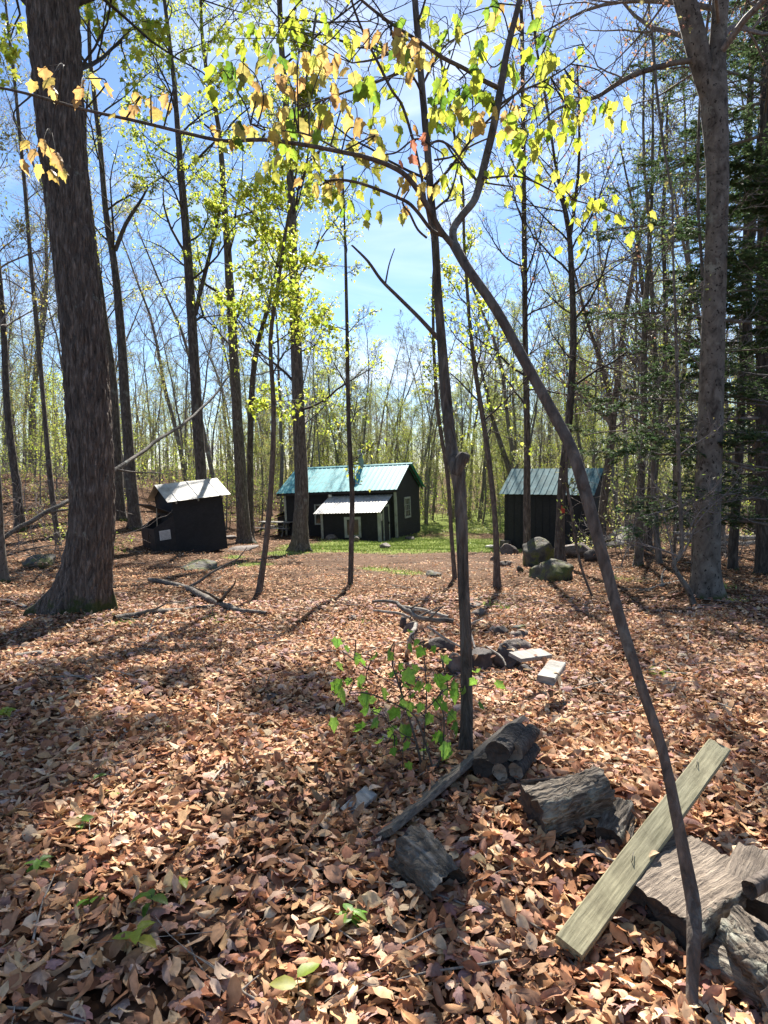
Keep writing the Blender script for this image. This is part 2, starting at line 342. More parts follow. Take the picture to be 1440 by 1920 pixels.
def grow(P0, D, L, n, wob, trop, rng):
    """vectorised polylines"""
    N = len(P0); D = D / (np.linalg.norm(D, axis=1, keepdims=True) + 1e-9)
    pts = np.zeros((N, n, 3)); pts[:, 0] = P0; st = (L / (n - 1))[:, None]
    for i in range(1, n):
        D = D + rng.normal(size=(N, 3)) * wob; D[:, 2] += trop
        D = D / np.linalg.norm(D, axis=1, keepdims=True)
        pts[:, i] = pts[:, i - 1] + D * st
    return pts
def spawn(pts, rad, L, k, f0, f1, ang, lf, rng, flat=.35):
    """children of each polyline; returns P0, D, L, R"""
    N, n, _ = pts.shape
    f = (f0 + (f1 - f0) * (np.arange(k) + rng.uniform(0, 1, (N, k))) / k)
    x = f * (n - 1); i = np.clip(x.astype(int), 0, n - 2); t = x - i; ar = np.arange(N)[:, None]
    p = pts[ar, i] * (1 - t[..., None]) + pts[ar, i + 1] * t[..., None]
    d = pts[ar, i + 1] - pts[ar, i]; d /= np.linalg.norm(d, axis=2, keepdims=True) + 1e-9
    up = np.array([0, 0, 1.0]); side = np.cross(d, up); side /= np.linalg.norm(side, axis=2, keepdims=True) + 1e-6
    sg = np.where((np.arange(k) % 2) == 0, 1, -1)[None, :, None] * np.ones((N, 1, 1))
    rv = rng.normal(size=(N, k, 3)); rv -= (rv * d).sum(2, keepdims=True) * d; rv /= np.linalg.norm(rv, axis=2, keepdims=True) + 1e-6
    s_ = sg * side * (1 - flat) + rv * (flat + .25)
    s_ /= np.linalg.norm(s_, axis=2, keepdims=True) + 1e-6
    a = ang * rng.uniform(.75, 1.25, (N, k, 1))
    D = d * np.cos(a) + s_ * np.sin(a)
    LL = L[:, None] * lf * (1.15 - .75 * f) * rng.uniform(.6, 1.25, (N, k))
    rr = np.interp(x.ravel(), np.arange(n), np.arange(n)) * 0
    Rp = rad[ar, i] * .55
    return p.reshape(-1, 3), D.reshape(-1, 3), LL.ravel(), Rp.ravel()
def taper(r0, n, tip): return r0[:, None] * (np.linspace(1, 0, n)[None] ** .8 * (1 - tip) + tip)

def crown(tr, tr_r, nb, f0, blen, rng, elev=(20, 55), k2=7, k3=4, rmin=.0035, trop=.05, wob=.14, l2=.5, l3=.45, azc=None, azw=None, ang2=.8, flat=.35, shape=.75):
    """tr: trunk polyline (n,3). returns Tubes, twig tip array(s) for leaves"""
    T = Tubes(); n = len(tr)
    f = f0 + (1 - f0) * ((np.arange(nb) + rng.uniform(0, 1, nb)) / nb); x = f * (n - 1); i = np.clip(x.astype(int), 0, n - 2); t = (x - i)[:, None]
    p = tr[i] * (1 - t) + tr[i + 1] * t
    if azc is None: az = np.arange(nb) * 2.4 + rng.uniform(-.5, .5, nb)
    else: az = azc + rng.uniform(-azw, azw, nb)
    el = np.radians(rng.uniform(elev[0], elev[1], nb)) + .35 * (f - f0)
    D = np.c_[np.cos(el) * np.sin(az), np.cos(el) * np.cos(az), np.sin(el)]
    L = blen * rng.uniform(.55, 1.15, nb) * (1 - shape * (f - f0) / (1 - f0 + 1e-6))
    r1 = np.minimum(np.maximum(tr_r[i] * .4, .006), L * .011 + .004)
    A = grow(p, D, L, 9, wob, trop, rng); rA = taper(r1, 9, .15); T.add(A, np.maximum(rA, rmin), 5)
    tips = [A[:, 4:].reshape(-1, 3)]
    p2, D2, L2, r2 = spawn(A, rA, L, k2, .15, 1.0, ang2, l2, rng, flat)
    r2 = np.minimum(r2, L2 * .02 + .003)
    B = grow(p2, D2, L2, 6, wob * 1.1, trop * .8, rng); rB = taper(r2, 6, .2); T.add(B, np.maximum(rB, rmin), 4)
    tipB = B[:, 2:]
    if k3:
        p3, D3, L3, r3 = spawn(B, rB, L2, k3, .15, 1.0, .7, l3, rng, flat)
        Cc = grow(p3, D3, L3, 4, wob * 1.1, trop, rng); rC = taper(np.minimum(r3, .006), 4, .3); T.add(Cc, np.maximum(rC, rmin * .8), 3)
        return T, A, B, Cc
    return T, A, B, B
def scatter_leaves(LV, C, num, size, cols, rng, T=MAPLE_S, jit=.05, down=.5, f=1, reg=None):
    """leaves near twig polylines C (N,n,3)"""
    N, n_, _ = C.shape
    if num < 1: return
    a = rng.integers(0, N, int(num)); i = rng.integers(max(1, n_ // 2), n_, int(num))
    p = C[a, i] + rng.normal(size=(int(num), 3)) * jit
    d = rng.normal(size=(int(num), 3)) * .7; d[:, 2] -= down
    LV.add(p, d, size * rng.uniform(.6, 1.25, int(num)), pal(int(num), cols, rng), T, roll=np.array([0.0, 0, 1]), rng=rng)

def catmull(pts, m):
    pts = np.asarray(pts, float); n_ = len(pts)
    Pp = np.vstack([2 * pts[0] - pts[1], pts, 2 * pts[-1] - pts[-2]]); outp = []
    for i in range(n_ - 1):
        p0, p1, p2, p3 = Pp[i:i + 4]
        for t in np.linspace(0, 1, m, endpoint=False):
            outp.append(.5 * ((2 * p1) + (-p0 + p2) * t + (2 * p0 - 5 * p1 + 4 * p2 - p3) * t * t + (-p0 + 3 * p1 - 3 * p2 + p3) * t ** 3))
    outp.append(pts[-1]); return np.array(outp)

# ================================================================== GROUND
def graded(a, near, far, s0, g):
    xs = [0.0]; st = s0
    while xs[-1] < far:
        xs.append(xs[-1] + st)
        if xs[-1] > near: st *= g
    return np.array(xs)
gx = graded(0, 9, 700, .10, 1.035); gx = np.concatenate([-gx[::-1][:-1], gx])
gyp = graded(0, 9, 900, .10, 1.025); gyn = graded(0, 2, 200, .3, 1.2)
gy = np.concatenate([-gyn[::-1][:-1], gyp])
X, Y = np.meshgrid(gx, gy); Z = H(X, Y)
SPOTS = [(G(px, py)[:2], r_) for px, py, r_ in [(950, 1140, .28), (185, 1152, .35), (240, 1168, .3), (1180, 1350, .25), (1240, 1262, .3), (440, 1045, .5), (300, 1022, .5), (520, 1040, .8), (700, 1065, .7), (770, 1075, .6), (1385, 1125, .4), (1350, 1100, .5), (1190, 1090, .7), (1140, 1440, .12), (680, 1165, .2), (900, 1130, .25), (410, 1160, .4), (475, 1060, .7)]]
def turf_mask(x, y):
    t = 1.0 * np.exp(-((x - 1.6) / 5.0) ** 4 - ((y - 31.0) / 6.5) ** 4)
    t = t + .6 * np.exp(-(((x + 2.9) / 1.6) ** 2 + ((y - 26.5) / 3.5) ** 2))
    t = t + .15 * np.exp(-(((x + 5.0) / 3) ** 2 + ((y - 18) / 3.5) ** 2))
    t = t + .75 * ss(36, 42, y) * ss(75, 50, y) * ss(10, 4, np.abs(x - 4))
    for (c_, r_) in SPOTS: t = t + .62 * np.exp(-((x - c_[0]) ** 2 + (y - c_[1]) ** 2 / 1.6) / r_ ** 2)
    t = t + .42 * ss(44, 70, y)
    return np.clip(t, 0, 1)
def path_mask(x, y):
    return np.exp(-((x - .9 - .05 * (y - 20)) / (2.3 + .04 * y)) ** 4) * ss(10.5, 15, y) * ss(29, 25, y)
nr, nc = X.shape
idx = np.arange(nr * nc).reshape(nr, nc)
q = np.stack([idx[:-1, :-1], idx[:-1, 1:], idx[1:, 1:], idx[1:, :-1]], -1).reshape(-1, 4)
me = mesh_arrays('ground', np.c_[X.ravel(), Y.ravel(), Z.ravel()], [q], M['ground'])
a = me.attributes.new('path', 'FLOAT', 'POINT'); a.data.foreach_set('value', path_mask(X, Y).ravel().astype(np.float32))
a = me.attributes.new('turf', 'FLOAT', 'POINT'); a.data.foreach_set('value', turf_mask(X, Y).ravel().astype(np.float32))
tag(link('ground', me), kind='structure')

# leaf litter (uncountable)
def litter(num, y0, y1, wfun, smin, smax, rows, cols_, lift, rng):
    y = rng.uniform(y0, y1, num * 2); keep = rng.uniform(0, 1, num * 2) < wfun(y) / wfun(y1); y = y[keep][:num]
    x = rng.uniform(-1, 1, len(y)) * wfun(y)
    N = len(y)
    tm = turf_mask(x, y); k = rng.uniform(0, 1, N) > np.maximum(tm * 1.1, path_mask(x, y) * .72); x = x[k]; y = y[k]
    so = np.sin(x * 2.1 + 1.3 * np.sin(y * 1.7)) * np.sin(y * 1.9 + 1.1 * np.sin(x * 1.4 + 2)) + .4 * np.sin(x * 5.1 - y * 3.3); k = rng.uniform(0, 1, len(x)) > ss(.45, 1.0, so) * .6; x = x[k]; y = y[k]; N = len(x)
    z = H(x, y)
    v, u = np.meshgrid(np.linspace(0, 1, rows), np.linspace(-1, 1, cols_), indexing='ij')
    prof = np.sin(np.pi * np.clip(v, .0, 1) ** .85) ** .75 * .5 + .012
    L = rng.uniform(smin, smax, N)[:, None, None] * np.where(rng.uniform(0, 1, N) < .4, rng.uniform(.35, .8, N), 1)[:, None, None]
    Wd = L * rng.uniform(.34, .62, N)[:, None, None]
    curl = rng.normal(0, 1.0, N)[:, None, None]; bend = rng.normal(0, .75, N)[:, None, None]
    th = curl * u[None] * prof[None] * 2
    cc = np.where(np.abs(curl) < .05, .05, curl)
    lx = Wd * np.sin(th) / (cc * 2 + 1e-6) * 1.0; lx = np.where(np.abs(curl) < .05, Wd * u * prof, lx)
    lz = Wd * (1 - np.cos(th)) / (cc * 2)
    be = np.where(np.abs(bend) < .05, .05, bend); ph = be * (v[None] - .5)
    ly = L * np.sin(ph) / be; lz = lz * np.cos(ph) + L * (1 - np.cos(ph)) / be
    lz = lz + L * .05 * np.sin(u[None] * 3 + v[None] * 7 + rng.uniform(0, 6, N)[:, None, None])
    az = rng.uniform(0, 2 * np.pi, N)[:, None, None]; t1 = rng.normal(0, .36, N)[:, None, None]; t2 = rng.normal(0, .36, N)[:, None, None]
    y1_ = ly * np.cos(t1) - lz * np.sin(t1); z1_ = ly * np.sin(t1) + lz * np.cos(t1)
    x2 = lx * np.cos(t2) + z1_ * np.sin(t2); z2 = -lx * np.sin(t2) + z1_ * np.cos(t2)
    xx = x2 * np.cos(az) - y1_ * np.sin(az); yy = x2 * np.sin(az) + y1_ * np.cos(az)
    zmin = z2.min(axis=(1, 2), keepdims=True)
    zz = z2 - zmin * .7 + (z + rng.uniform(0, lift, N))[:, None, None]
    V = np.stack([xx + x[:, None, None], yy + y[:, None, None], zz], -1).reshape(-1, 3)
    k0 = rows * cols_; gi = np.arange(k0).reshape(rows, cols_)
    f = np.stack([gi[:-1, :-1], gi[:-1, 1:], gi[1:, 1:], gi[1:, :-1]], -1).reshape(-1, 4)
    F = (f[None] + (np.arange(N) * k0)[:, None, None]).reshape(-1, 4)
    cols = pal(N, [(.50, .31, .175), (.56, .385, .24), (.42, .225, .125), (.60, .455, .32), (.45, .28, .18), (.30, .15, .085), (.54, .365, .23), (.18, .095, .055), (.35, .19, .12), (.62, .50, .38), (.42, .24, .16)], rng, .2)
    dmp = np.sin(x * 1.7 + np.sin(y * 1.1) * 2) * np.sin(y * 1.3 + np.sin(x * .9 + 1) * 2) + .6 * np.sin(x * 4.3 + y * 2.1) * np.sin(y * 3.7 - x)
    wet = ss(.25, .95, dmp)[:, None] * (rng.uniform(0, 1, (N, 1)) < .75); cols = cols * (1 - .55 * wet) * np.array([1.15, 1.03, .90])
    return V, F, np.repeat(cols, k0, axis=0)
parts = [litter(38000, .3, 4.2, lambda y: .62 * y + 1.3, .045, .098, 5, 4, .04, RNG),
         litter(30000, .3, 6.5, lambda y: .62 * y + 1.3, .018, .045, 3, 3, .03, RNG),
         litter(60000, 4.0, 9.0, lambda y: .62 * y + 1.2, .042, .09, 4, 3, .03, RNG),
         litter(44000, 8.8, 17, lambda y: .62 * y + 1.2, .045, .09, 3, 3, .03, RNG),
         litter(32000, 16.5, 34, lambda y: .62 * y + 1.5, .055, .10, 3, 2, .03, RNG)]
ML = Leaves(); NN = 9000; yy_ = .6 + 10 * RNG.uniform(0, 1, NN) ** .8; xx_ = RNG.uniform(-1, 1, NN) * (.62 * yy_ + 1.2); azz = RNG.uniform(0, 6.3, NN)
ML.add(np.c_[xx_, yy_, H(xx_, yy_) + RNG.uniform(.015, .05, NN)], np.c_[np.cos(azz), np.sin(azz), RNG.normal(0, .2, NN)], RNG.uniform(.04, .085, NN), pal(NN, [(.36, .20, .15), (.48, .31, .22), (.26, .14, .11), (.54, .40, .30), (.40, .25, .22)]), MAPLE, roll=np.array([0, 0, 1.0]))
mv = np.concatenate(ML.V); parts.append(None)
Vs, Fs_, Cs, o_ = [], [], [], 0
for V, F, C_ in parts[:-1]:
    Vs.append(V); Fs_.append(F + o_); Cs.append(C_); o_ += len(V)
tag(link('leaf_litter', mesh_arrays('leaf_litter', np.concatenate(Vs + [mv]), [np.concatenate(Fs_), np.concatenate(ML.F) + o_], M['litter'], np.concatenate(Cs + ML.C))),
    'thick carpet of dry brown beech and maple leaves over the whole clearing', 'dead leaves', kind='stuff')

# grass blades (uncountable)
N = 260000; x = RNG.uniform(-14, 16, N); y = 7 + 39 * RNG.uniform(0, 1, N) ** 1.0
k = RNG.uniform(0, 1, N) < (turf_mask(x, y) - .3) * 1.4; x = x[k]; y = y[k]; N = len(x)
hgt = RNG.uniform(.03, .11, N); az = RNG.uniform(0, 6.3, N); dx = np.cos(az) * .006 * 2; dy = np.sin(az) * .006 * 2; lx = RNG.normal(0, .03, N); ly = RNG.normal(0, .03, N)
z = H(x, y) - .01
V = np.stack([np.c_[x - dx, y - dy, z], np.c_[x + dx, y + dy, z], np.c_[x + lx, y + ly, z + hgt]], 1).reshape(-1, 3)
tag(link('grass', mesh_arrays('grass', V, [np.arange(3 * N).reshape(-1, 3)], M['grass'], np.repeat(pal(N, [(.24, .33, .06), (.32, .40, .08), (.38, .41, .12)]), 3, axis=0))),
    'patch of short spring grass on the ground around the cabin', 'grass', kind='stuff')

# ================================================================== BUILDINGS
class MB:
    def __init__(s): s.V = []; s.F = []; s.n = 0
    def quadbox(s, c):      # 8 corners: bottom 4 ccw, top 4
        s.V += [tuple(p) for p in c]; i = s.n; s.n += 8
        for f in ((3, 2, 1, 0), (4, 5, 6, 7), (0, 1, 5, 4), (1, 2, 6, 5), (2, 3, 7, 6), (3, 0, 4, 7)): s.F.append([i + a for a in f])
    def box(s, x0, x1, y0, y1, z0, z1):
        s.quadbox([(x0, y0, z0), (x1, y0, z0), (x1, y1, z0), (x0, y1, z0), (x0, y0, z1), (x1, y0, z1), (x1, y1, z1), (x0, y1, z1)]); return s
    def poly(s, pts, th):   # extruded polygon, th vector
        k = len(pts); i = s.n; s.V += [tuple(p) for p in pts] + [tuple(Vector(p) + Vector(th)) for p in pts]; s.n += 2 * k
        s.F.append([i + a for a in range(k)][::-1]); s.F.append([i + k + a for a in range(k)])
        for a in range(k): b_ = (a + 1) % k; s.F.append([i + a, i + b_, i + k + b_, i + k + a])
        return s
    def build(s, name, mat, parent=None, label=None, bevel=0):
        me = bpy.data.meshes.new(name); me.from_pydata(s.V, [], s.F); me.validate(); me.materials.append(mat)
        import bmesh
        bm = bmesh.new(); bm.from_mesh(me); bmesh.ops.recalc_face_normals(bm, faces=bm.faces); bm.to_mesh(me); bm.free()
        o = link(name, me, parent)
        if bevel:
            md = o.modifiers.new('bevel', 'BEVEL'); md.width = bevel; md.segments = 1
        if label: o['label'] = label
        return o
def ribbed(name, mat, parent, p00, p10, p01, p11, nr, rib=.03, rw=.18, th=.012):
    """metal sheet: p00->p10 along eave, p00->p01 up slope; nr ribs"""
    p00, p10, p01, p11 = [np.array(p, float) for p in (p00, p10, p01, p11)]
    nv = np.cross(p10 - p00, p01 - p00); nv /= np.linalg.norm(nv)
    us = []; hs = []
    for i in range(nr):
        a = i / nr; c = 1.0 / nr
        for f, h_ in ((0, 0), (.5 - rw, 0), (.5 - rw * .5, 1), (.5 + rw * .5, 1), (.5 + rw, 0)): us.append(a + f * c); hs.append(h_)
    us.append(1.0); hs.append(0)
    us = np.array(us); hs = np.array(hs); V = []
    for vv in (0, .5, 1):
        a = p00 * (1 - vv) + p01 * vv; b_ = p10 * (1 - vv) + p11 * vv
        V.append(a[None] * (1 - us[:, None]) + b_[None] * us[:, None] + nv * (hs * rib)[:, None])
    top = np.concatenate(V); m_ = len(us); bot = top - nv * th; gi = np.arange(3 * m_).reshape(3, m_)
    f = np.stack([gi[:-1, :-1], gi[:-1, 1:], gi[1:, 1:], gi[1:, :-1]], -1).reshape(-1, 4)
    fs = [f, f[:, ::-1] + 3 * m_]
    e = np.stack([gi[0, :-1], gi[0, :-1] + 3 * m_, gi[0, 1:] + 3 * m_, gi[0, 1:]], -1); fs.append(e)
    return link(name, mesh_arrays(name, np.concatenate([top, bot]), [np.concatenate(fs)], mat, smooth=False), parent)
def window(parent, c, ux, w_, h_, nrm, muntx, munty, fr=.07, label=None, dep=.05):
    """c centre on the wall, ux along wall, nrm outward; > window_frame root with pane child"""
    c = Vector(c); ux = Vector(ux).normalized(); nr_ = Vector(nrm).normalized(); uz = Vector((0, 0, 1)); mb = MB()
    def bx(a0, a1, b0, b1, d0, d1, m_):
        pts = [c + ux * a + uz * b_ + nr_ * d for (b_, d) in ((b0, d0), (b0, d1)) for a in (a0, a1)]
        cs = [c + ux * a + nr_ * d + uz * b_ for b_ in (b0, b1) for (a, d) in ((a0, d0), (a1, d0), (a1, d1), (a0, d1))]
        m_.quadbox(cs)
    bx(-w_ / 2 - fr, -w_ / 2, -h_ / 2 - fr, h_ / 2 + fr, -.01, dep, mb); bx(w_ / 2, w_ / 2 + fr, -h_ / 2 - fr, h_ / 2 + fr, -.01, dep, mb)
    bx(-w_ / 2, w_ / 2, h_ / 2, h_ / 2 + fr, -.01, dep - .004, mb); bx(-w_ / 2, w_ / 2, -h_ / 2 - fr, -h_ / 2, -.01, dep + .01, mb)
    for i in range(1, muntx): a = -w_ / 2 + w_ * i / muntx; bx(a - .012, a + .012, -h_ / 2, h_ / 2, .012, .03, mb)
    for i in range(1, munty): a = -h_ / 2 + h_ * i / munty; bx(-w_ / 2, w_ / 2, a - .014, a + .014, .012, .034, mb)
    fo = mb.build('window', M['trim'], parent, label)
    g = MB(); bx(-w_ / 2, w_ / 2, -h_ / 2, h_ / 2, -.004, .008, g); g.build('pane', M['glass'], fo)
    return fo

# ---- cabin
CY = 36.0
cc0 = P(745, 1006, CY)
cab = empty('cabin', tuple(cc0), 'black board cabin with teal metal roof and a low lean to entry', 'cabin', rot=(0, R(-2.4), R(-17.6)))
CL, CW, CE = 6.35, 4.8, 2.62; RH = 1.2
mb = MB(); mb.box(-CL, 0, 0, .12, -.9, CE); mb.build('front_wall', M['black_board'], cab)
mb = MB(); mb.box(-CL, 0, CW - .12, CW, -.9, CE); mb.build('back_wall', M['black_board'], cab)
for nm, x0 in (('gable_wall', -.12), ('gable_wall', -CL)):
    mb = MB(); mb.poly([(x0, .122, -.25 if x0 > -1 else -.9), (x0, CW - .122, -.25 if x0 > -1 else -.9), (x0, CW - .122, CE), (x0, CW / 2, CE + RH - .1), (x0, .122, CE)], (.12, 0, 0)); mb.build(nm, M['black_board'], cab)
mb = MB()
for i in range(22): y0 = .14 + i * (CW - .3) / 22; mb.box(-.11, .012, y0, y0 + .19, -1.3, -.26 + .05 * math.sin(i * 2.1))
mb.build('skirting', M['skirt_wood'], cab)
# clapboard lines on the gable
for z0 in np.arange(-.1, CE, .2):
    pass
mb = MB()
for i in range(14): mb.box(0.0, .018, .125, CW - .125, -.2 + i * .2, -.2 + i * .2 + .022)
mb.build('siding', M['black_board'], cab)
ov = .32; sl = RH / (CW / 2); e0 = CE - ov * sl
ribbed('roof', M['teal_metal'], cab, (-CL - .35, -ov, e0), (.16, -ov, e0), (-CL - .35, CW / 2, CE + RH), (.16, CW / 2, CE + RH), 26, .016)
ribbed('roof', M['teal_metal'], cab, (.3, CW + ov, e0), (-CL - .35, CW + ov, e0), (.3, CW / 2, CE + RH), (-CL - .35, CW / 2, CE + RH), 26)
mb = MB()
for sgn in (0, 1):
    for x0 in (.11, -CL - .33):
        ya, yb = (-ov + .02, CW / 2) if sgn == 0 else (CW + ov - .02, CW / 2)
        mb.quadbox([(x0, ya, e0 - .16), (x0 + .04, ya, e0 - .16), (x0 + .04, yb, CE + RH - .17), (x0, yb, CE + RH - .17), (x0, ya, e0 - .02), (x0 + .04, ya, e0 - .02), (x0 + .04, yb, CE + RH - .03), (x0, yb, CE + RH - .03)])
mb.box(-CL - .28, .24, -ov + .03, -ov + .06, e0 - .14, e0 - .03)
mb.build('fascia', M['brown_ply'], cab)
mb = MB(); mb.poly([(-CL - .37, CW / 2 - .12, CE + RH - .025), (-CL - .37, CW / 2, CE + RH + .05), (-CL - .37, CW / 2 + .12, CE + RH - .025), (-CL - .37, CW / 2, CE + RH + .02)], (CL + .69, 0, 0)); mb.build('ridge_cap', M['teal_metal'], cab)
mb = MB(); mb.box(.0, .03, -.03, .09, -.05, CE - .1); mb.box(-.10, .03, -.034, -.002, -.05, CE - .1); mb.build('corner_board', M['trim'], cab)
mb = MB(); mb.box(-CL - .03, -CL + .08, -.034, -.002, -.4, CE - .1); mb.build('corner_board', M['trim'], cab)
window(cab, (0.0, 2.1, 1.42), (0, 1, 0), .95, .95, (1, 0, 0), 3, 3, .1)
window(cab, (-3.9, 0, 1.25), (1, 0, 0), 1.25, .95, (0, -1, 0), 2, 2, .08)
# lean-to
LX0, LX1, LD = -3.42, -.28, 1.95; LT, LB = CE - .42, CE - .42 - .68
lt = MB()
lt.box(LX0, LX1, -LD, -LD + .1, -.7, LB - .03); lf = lt.build('lean_to_wall', M['black_board'], cab)
lt = MB(); lt.poly([(LX1 - .1, -LD + .102, -.6), (LX1 - .1, -.002, -.6), (LX1 - .1, -.002, LT - .06), (LX1 - .1, -LD + .102, LB)], (.1, 0, 0)); lt.build('lean_to_wall', M['black_board'], cab)
lt = MB(); lt.poly([(LX0, -LD + .102, -.6), (LX0, -.002, -.6), (LX0, -.002, LT - .06), (LX0, -LD + .102, LB)], (.1, 0, 0)); lt.build('lean_to_wall', M['black_board'], cab)
ribbed('lean_to_roof', M['pale_metal'], cab, (LX0 - .3, -LD - .3, LB - .12), (LX1 + .12, -LD - .3, LB - .12), (LX0 - .3, -.02, LT), (LX1 + .12, -.02, LT), 22, .018, .25)
mb = MB(); mb.box(LX1 + .002, LX1 + .03, -LD - .03, -LD + .10, -.4, LB - .06); mb.box(LX1 - .12, LX1 + .03, -LD - .034, -LD - .002, -.4, LB - .06); mb.build('corner_board', M['trim'], cab)
mb = MB(); mb.box(LX0 - .02, LX0 + .1, -LD - .034, -LD - .002, -.4, LB - .06); mb.build('corner_board', M['trim'], cab)
window(cab, (-1.72, -LD, .55 + .12), (1, 0, 0), .62, .78, (0, -1, 0), 1, 1, .13)
dr = MB(); dr.box(LX1 + .002, LX1 + .04, -1.42, -.62, -.18, 1.62); dro = dr.build('door', M['black_board'], cab)
mb = MB(); mb.box(LX1 + .003, LX1 + .055, -1.52, -1.422, -.2, 1.72); mb.box(LX1 + .003, LX1 + .055, -.618, -.52, -.2, 1.72); mb.box(LX1 + .003, LX1 + .053, -1.42, -.62, 1.622, 1.72); mb.build('door_frame', M['trim'], dro)
mb = MB(); mb.box(LX1 + .042, LX1 + .1, -.72, -.69, .72, .84); mb.build('handle', M['nail'], dro)
mb = MB(); mb.box(LX1 + .002, LX1 + .02, -1.80, -1.62, .95, 1.3); mb.build('notice', M['paper'], cab)
mb = MB(); mb.box(-4.5, -4.0, -.002, -.03, 0, 0.001)
def lathe(prof, k=16):
    V = []; 
    for r_, z_ in prof:
        for i in range(k): a = 2 * math.pi * i / k; V.append((r_ * math.cos(a), r_ * math.sin(a), z_))
    F = []
    for j in range(len(prof) - 1):
        for i in range(k): F.append([j * k + i, j * k + (i + 1) % k, (j + 1) * k + (i + 1) % k, (j + 1) * k + i])
    F.append(list(range(k))[::-1]); F.append([(len(prof) - 1) * k + i for i in range(k)])
    me = bpy.data.meshes.new('lathe'); me.from_pydata(V, [], F); me.polygons.foreach_set('use_smooth', [len(f) == 4 for f in F]); return me
def lathe_obj(name, prof, mat, parent, loc, k=16, rot=(0, 0, 0)):
    me = lathe(prof, k); me.name = name; me.materials.append(mat); return link(name, me, parent, loc, rot)
lathe_obj('chimney', [(.14, -.3), (.14, .62), (.2, .64), (.2, .7), (.14, .72), (.14, .78), (.21, .8), (.12, .9), (.02, .93)], M['steel'], cab, (-2.65, CW / 2 - .1, CE + RH - .02))
lathe_obj('stovepipe', [(.085, -1.2), (.085, 1.15), (.14, 1.17), (.13, 1.24), (.02, 1.3)], M['rust_pipe'], cab, (-CL - .18, CW / 2 + .9, CE + .2))
lathe_obj('porch_lamp', [(.03, -.02), (.09, .0), (.11, .06), (.11, .12), (.08, .18), (.03, .2)], M['globe'], cab, (-3.62, -.12, CE - .45), 14)
mb = MB(); mb.box(-CL - .75, -CL - .002, .5, 1.7, -.2, 1.15); mb.poly([(-CL - .85, .42, 1.16), (-CL - .002, .42, 1.5), (-CL - .002, 1.78, 1.5), (-CL - .85, 1.78, 1.16)], (0, 0, .04)); mb.build('wood_locker', M['brown_ply'], cab)
st = link('door_step', None, None) if False else None

# ---- outhouse (left), leaning
oc = P(333, 1030, 22.0)
oc[2] = float(H(oc[0], oc[1])) - .05
OH = empty('outhouse', tuple(oc), 'small tilted black plywood shed with pale tin roof and open box lid', 'shed', rot=(R(-1), R(-5.5), R(40)))
ow, od, oh = 1.75, 1.35, 1.78
mb = MB(); mb.box(0, ow, 0, .04, -.15, oh); mb.build('front_wall', M['black_board'], OH)
mb = MB(); mb.box(0, ow, od - .04, od, -.15, oh); mb.build('back_wall', M['black_board'], OH)
rh = .42
for x0 in (0, ow - .04):
    mb = MB(); mb.poly([(x0, .042, -.15), (x0, od - .042, -.15), (x0, od - .042, oh), (x0, od / 2, oh + rh - .05), (x0, .042, oh)], (.04, 0, 0)); mb.build('gable_wall', M['black_board'], OH)
ov2 = .2; s2 = rh / (od / 2); ez = oh - ov2 * s2
ribbed('roof', M['white_metal'], OH, (-.22, -ov2, ez), (ow + .22, -ov2, ez), (-.22, od / 2, oh + rh), (ow + .22, od / 2, oh + rh), 3, .012, .06)
ribbed('roof', M['white_metal'], OH, (ow + .22, od + ov2, ez), (-.22, od + ov2, ez), (ow + .22, od / 2, oh + rh), (-.22, od / 2, oh + rh), 3, .012, .06)
mb = MB()
for x0 in (.06, .8, ow - .1): mb.quadbox([(x0, -ov2 + .02, ez - .09), (x0 + .05, -ov2 + .02, ez - .09), (x0 + .05, od / 2, oh + rh - .09), (x0, od / 2, oh + rh - .09), (x0, -ov2 + .02, ez - .02), (x0 + .05, -ov2 + .02, ez - .02), (x0 + .05, od / 2, oh + rh - .02), (x0, od / 2, oh + rh - .02)])
mb.build('rafter', M['skirt_wood'], OH)
bl, b0, b1 = .68, .0, 1.05; zt, zt2 = .88, 1.2
mb = MB(); mb.poly([(-bl, b0, -.15), (-.002, b0, -.15), (-.002, b0, zt2), (-bl, b0, zt)], (0, .03, 0)); bw = mb.build('box_side', M['brown_ply'], OH)
mb = MB(); mb.poly([(-bl, b1, -.15), (-.002, b1, -.15), (-.002, b1, zt2), (-bl, b1, zt)], (0, .03, 0)); mb.build('box_side', M['brown_ply'], OH)
mb = MB(); mb.box(-bl, -bl + .03, b0 + .032, b1 - .002, -.15, zt - .02); mb.build('box_end', M['brown_ply'], OH)
mb = MB(); mb.box(-bl - .012, -bl - .001, .5, .53, .1, .8); mb.box(-bl - .03, -bl - .001, .3, .34, .62, .66); mb.build('hasp', M['nail'], OH)
ld = MB(); ld.poly([(-.03, b0 - .02, zt2 + .06), (-.03, b1 + .05, zt2 + .06), (-.72, b1 + .05, 1.62), (-.72, b0 - .02, 1.62)], (.012, 0, .03)); ld.build('open_lid', M['brown_ply'], OH)
T = Tubes(); T.add(np.array([[-.55, .05, zt - .1], [-.52, .04, 1.2], [-.5, .02, 1.52]]), np.array([.018, .017, .016]), 6); link('prop_stick', T.mesh('prop_stick', M['skirt_wood']), OH)
mb = MB(); mb.box(-.52, -.16, -.01, -.002, .48, .78); no = mb.build('notice', M['paper'], OH)
mb = MB()
for i in range(6): mb.box(-.49, -.19 - .03 * (i % 2), -.013, -.0102, .515 + i * .042, .522 + i * .042)
mb.build('notice_lines', M['ink'], no)
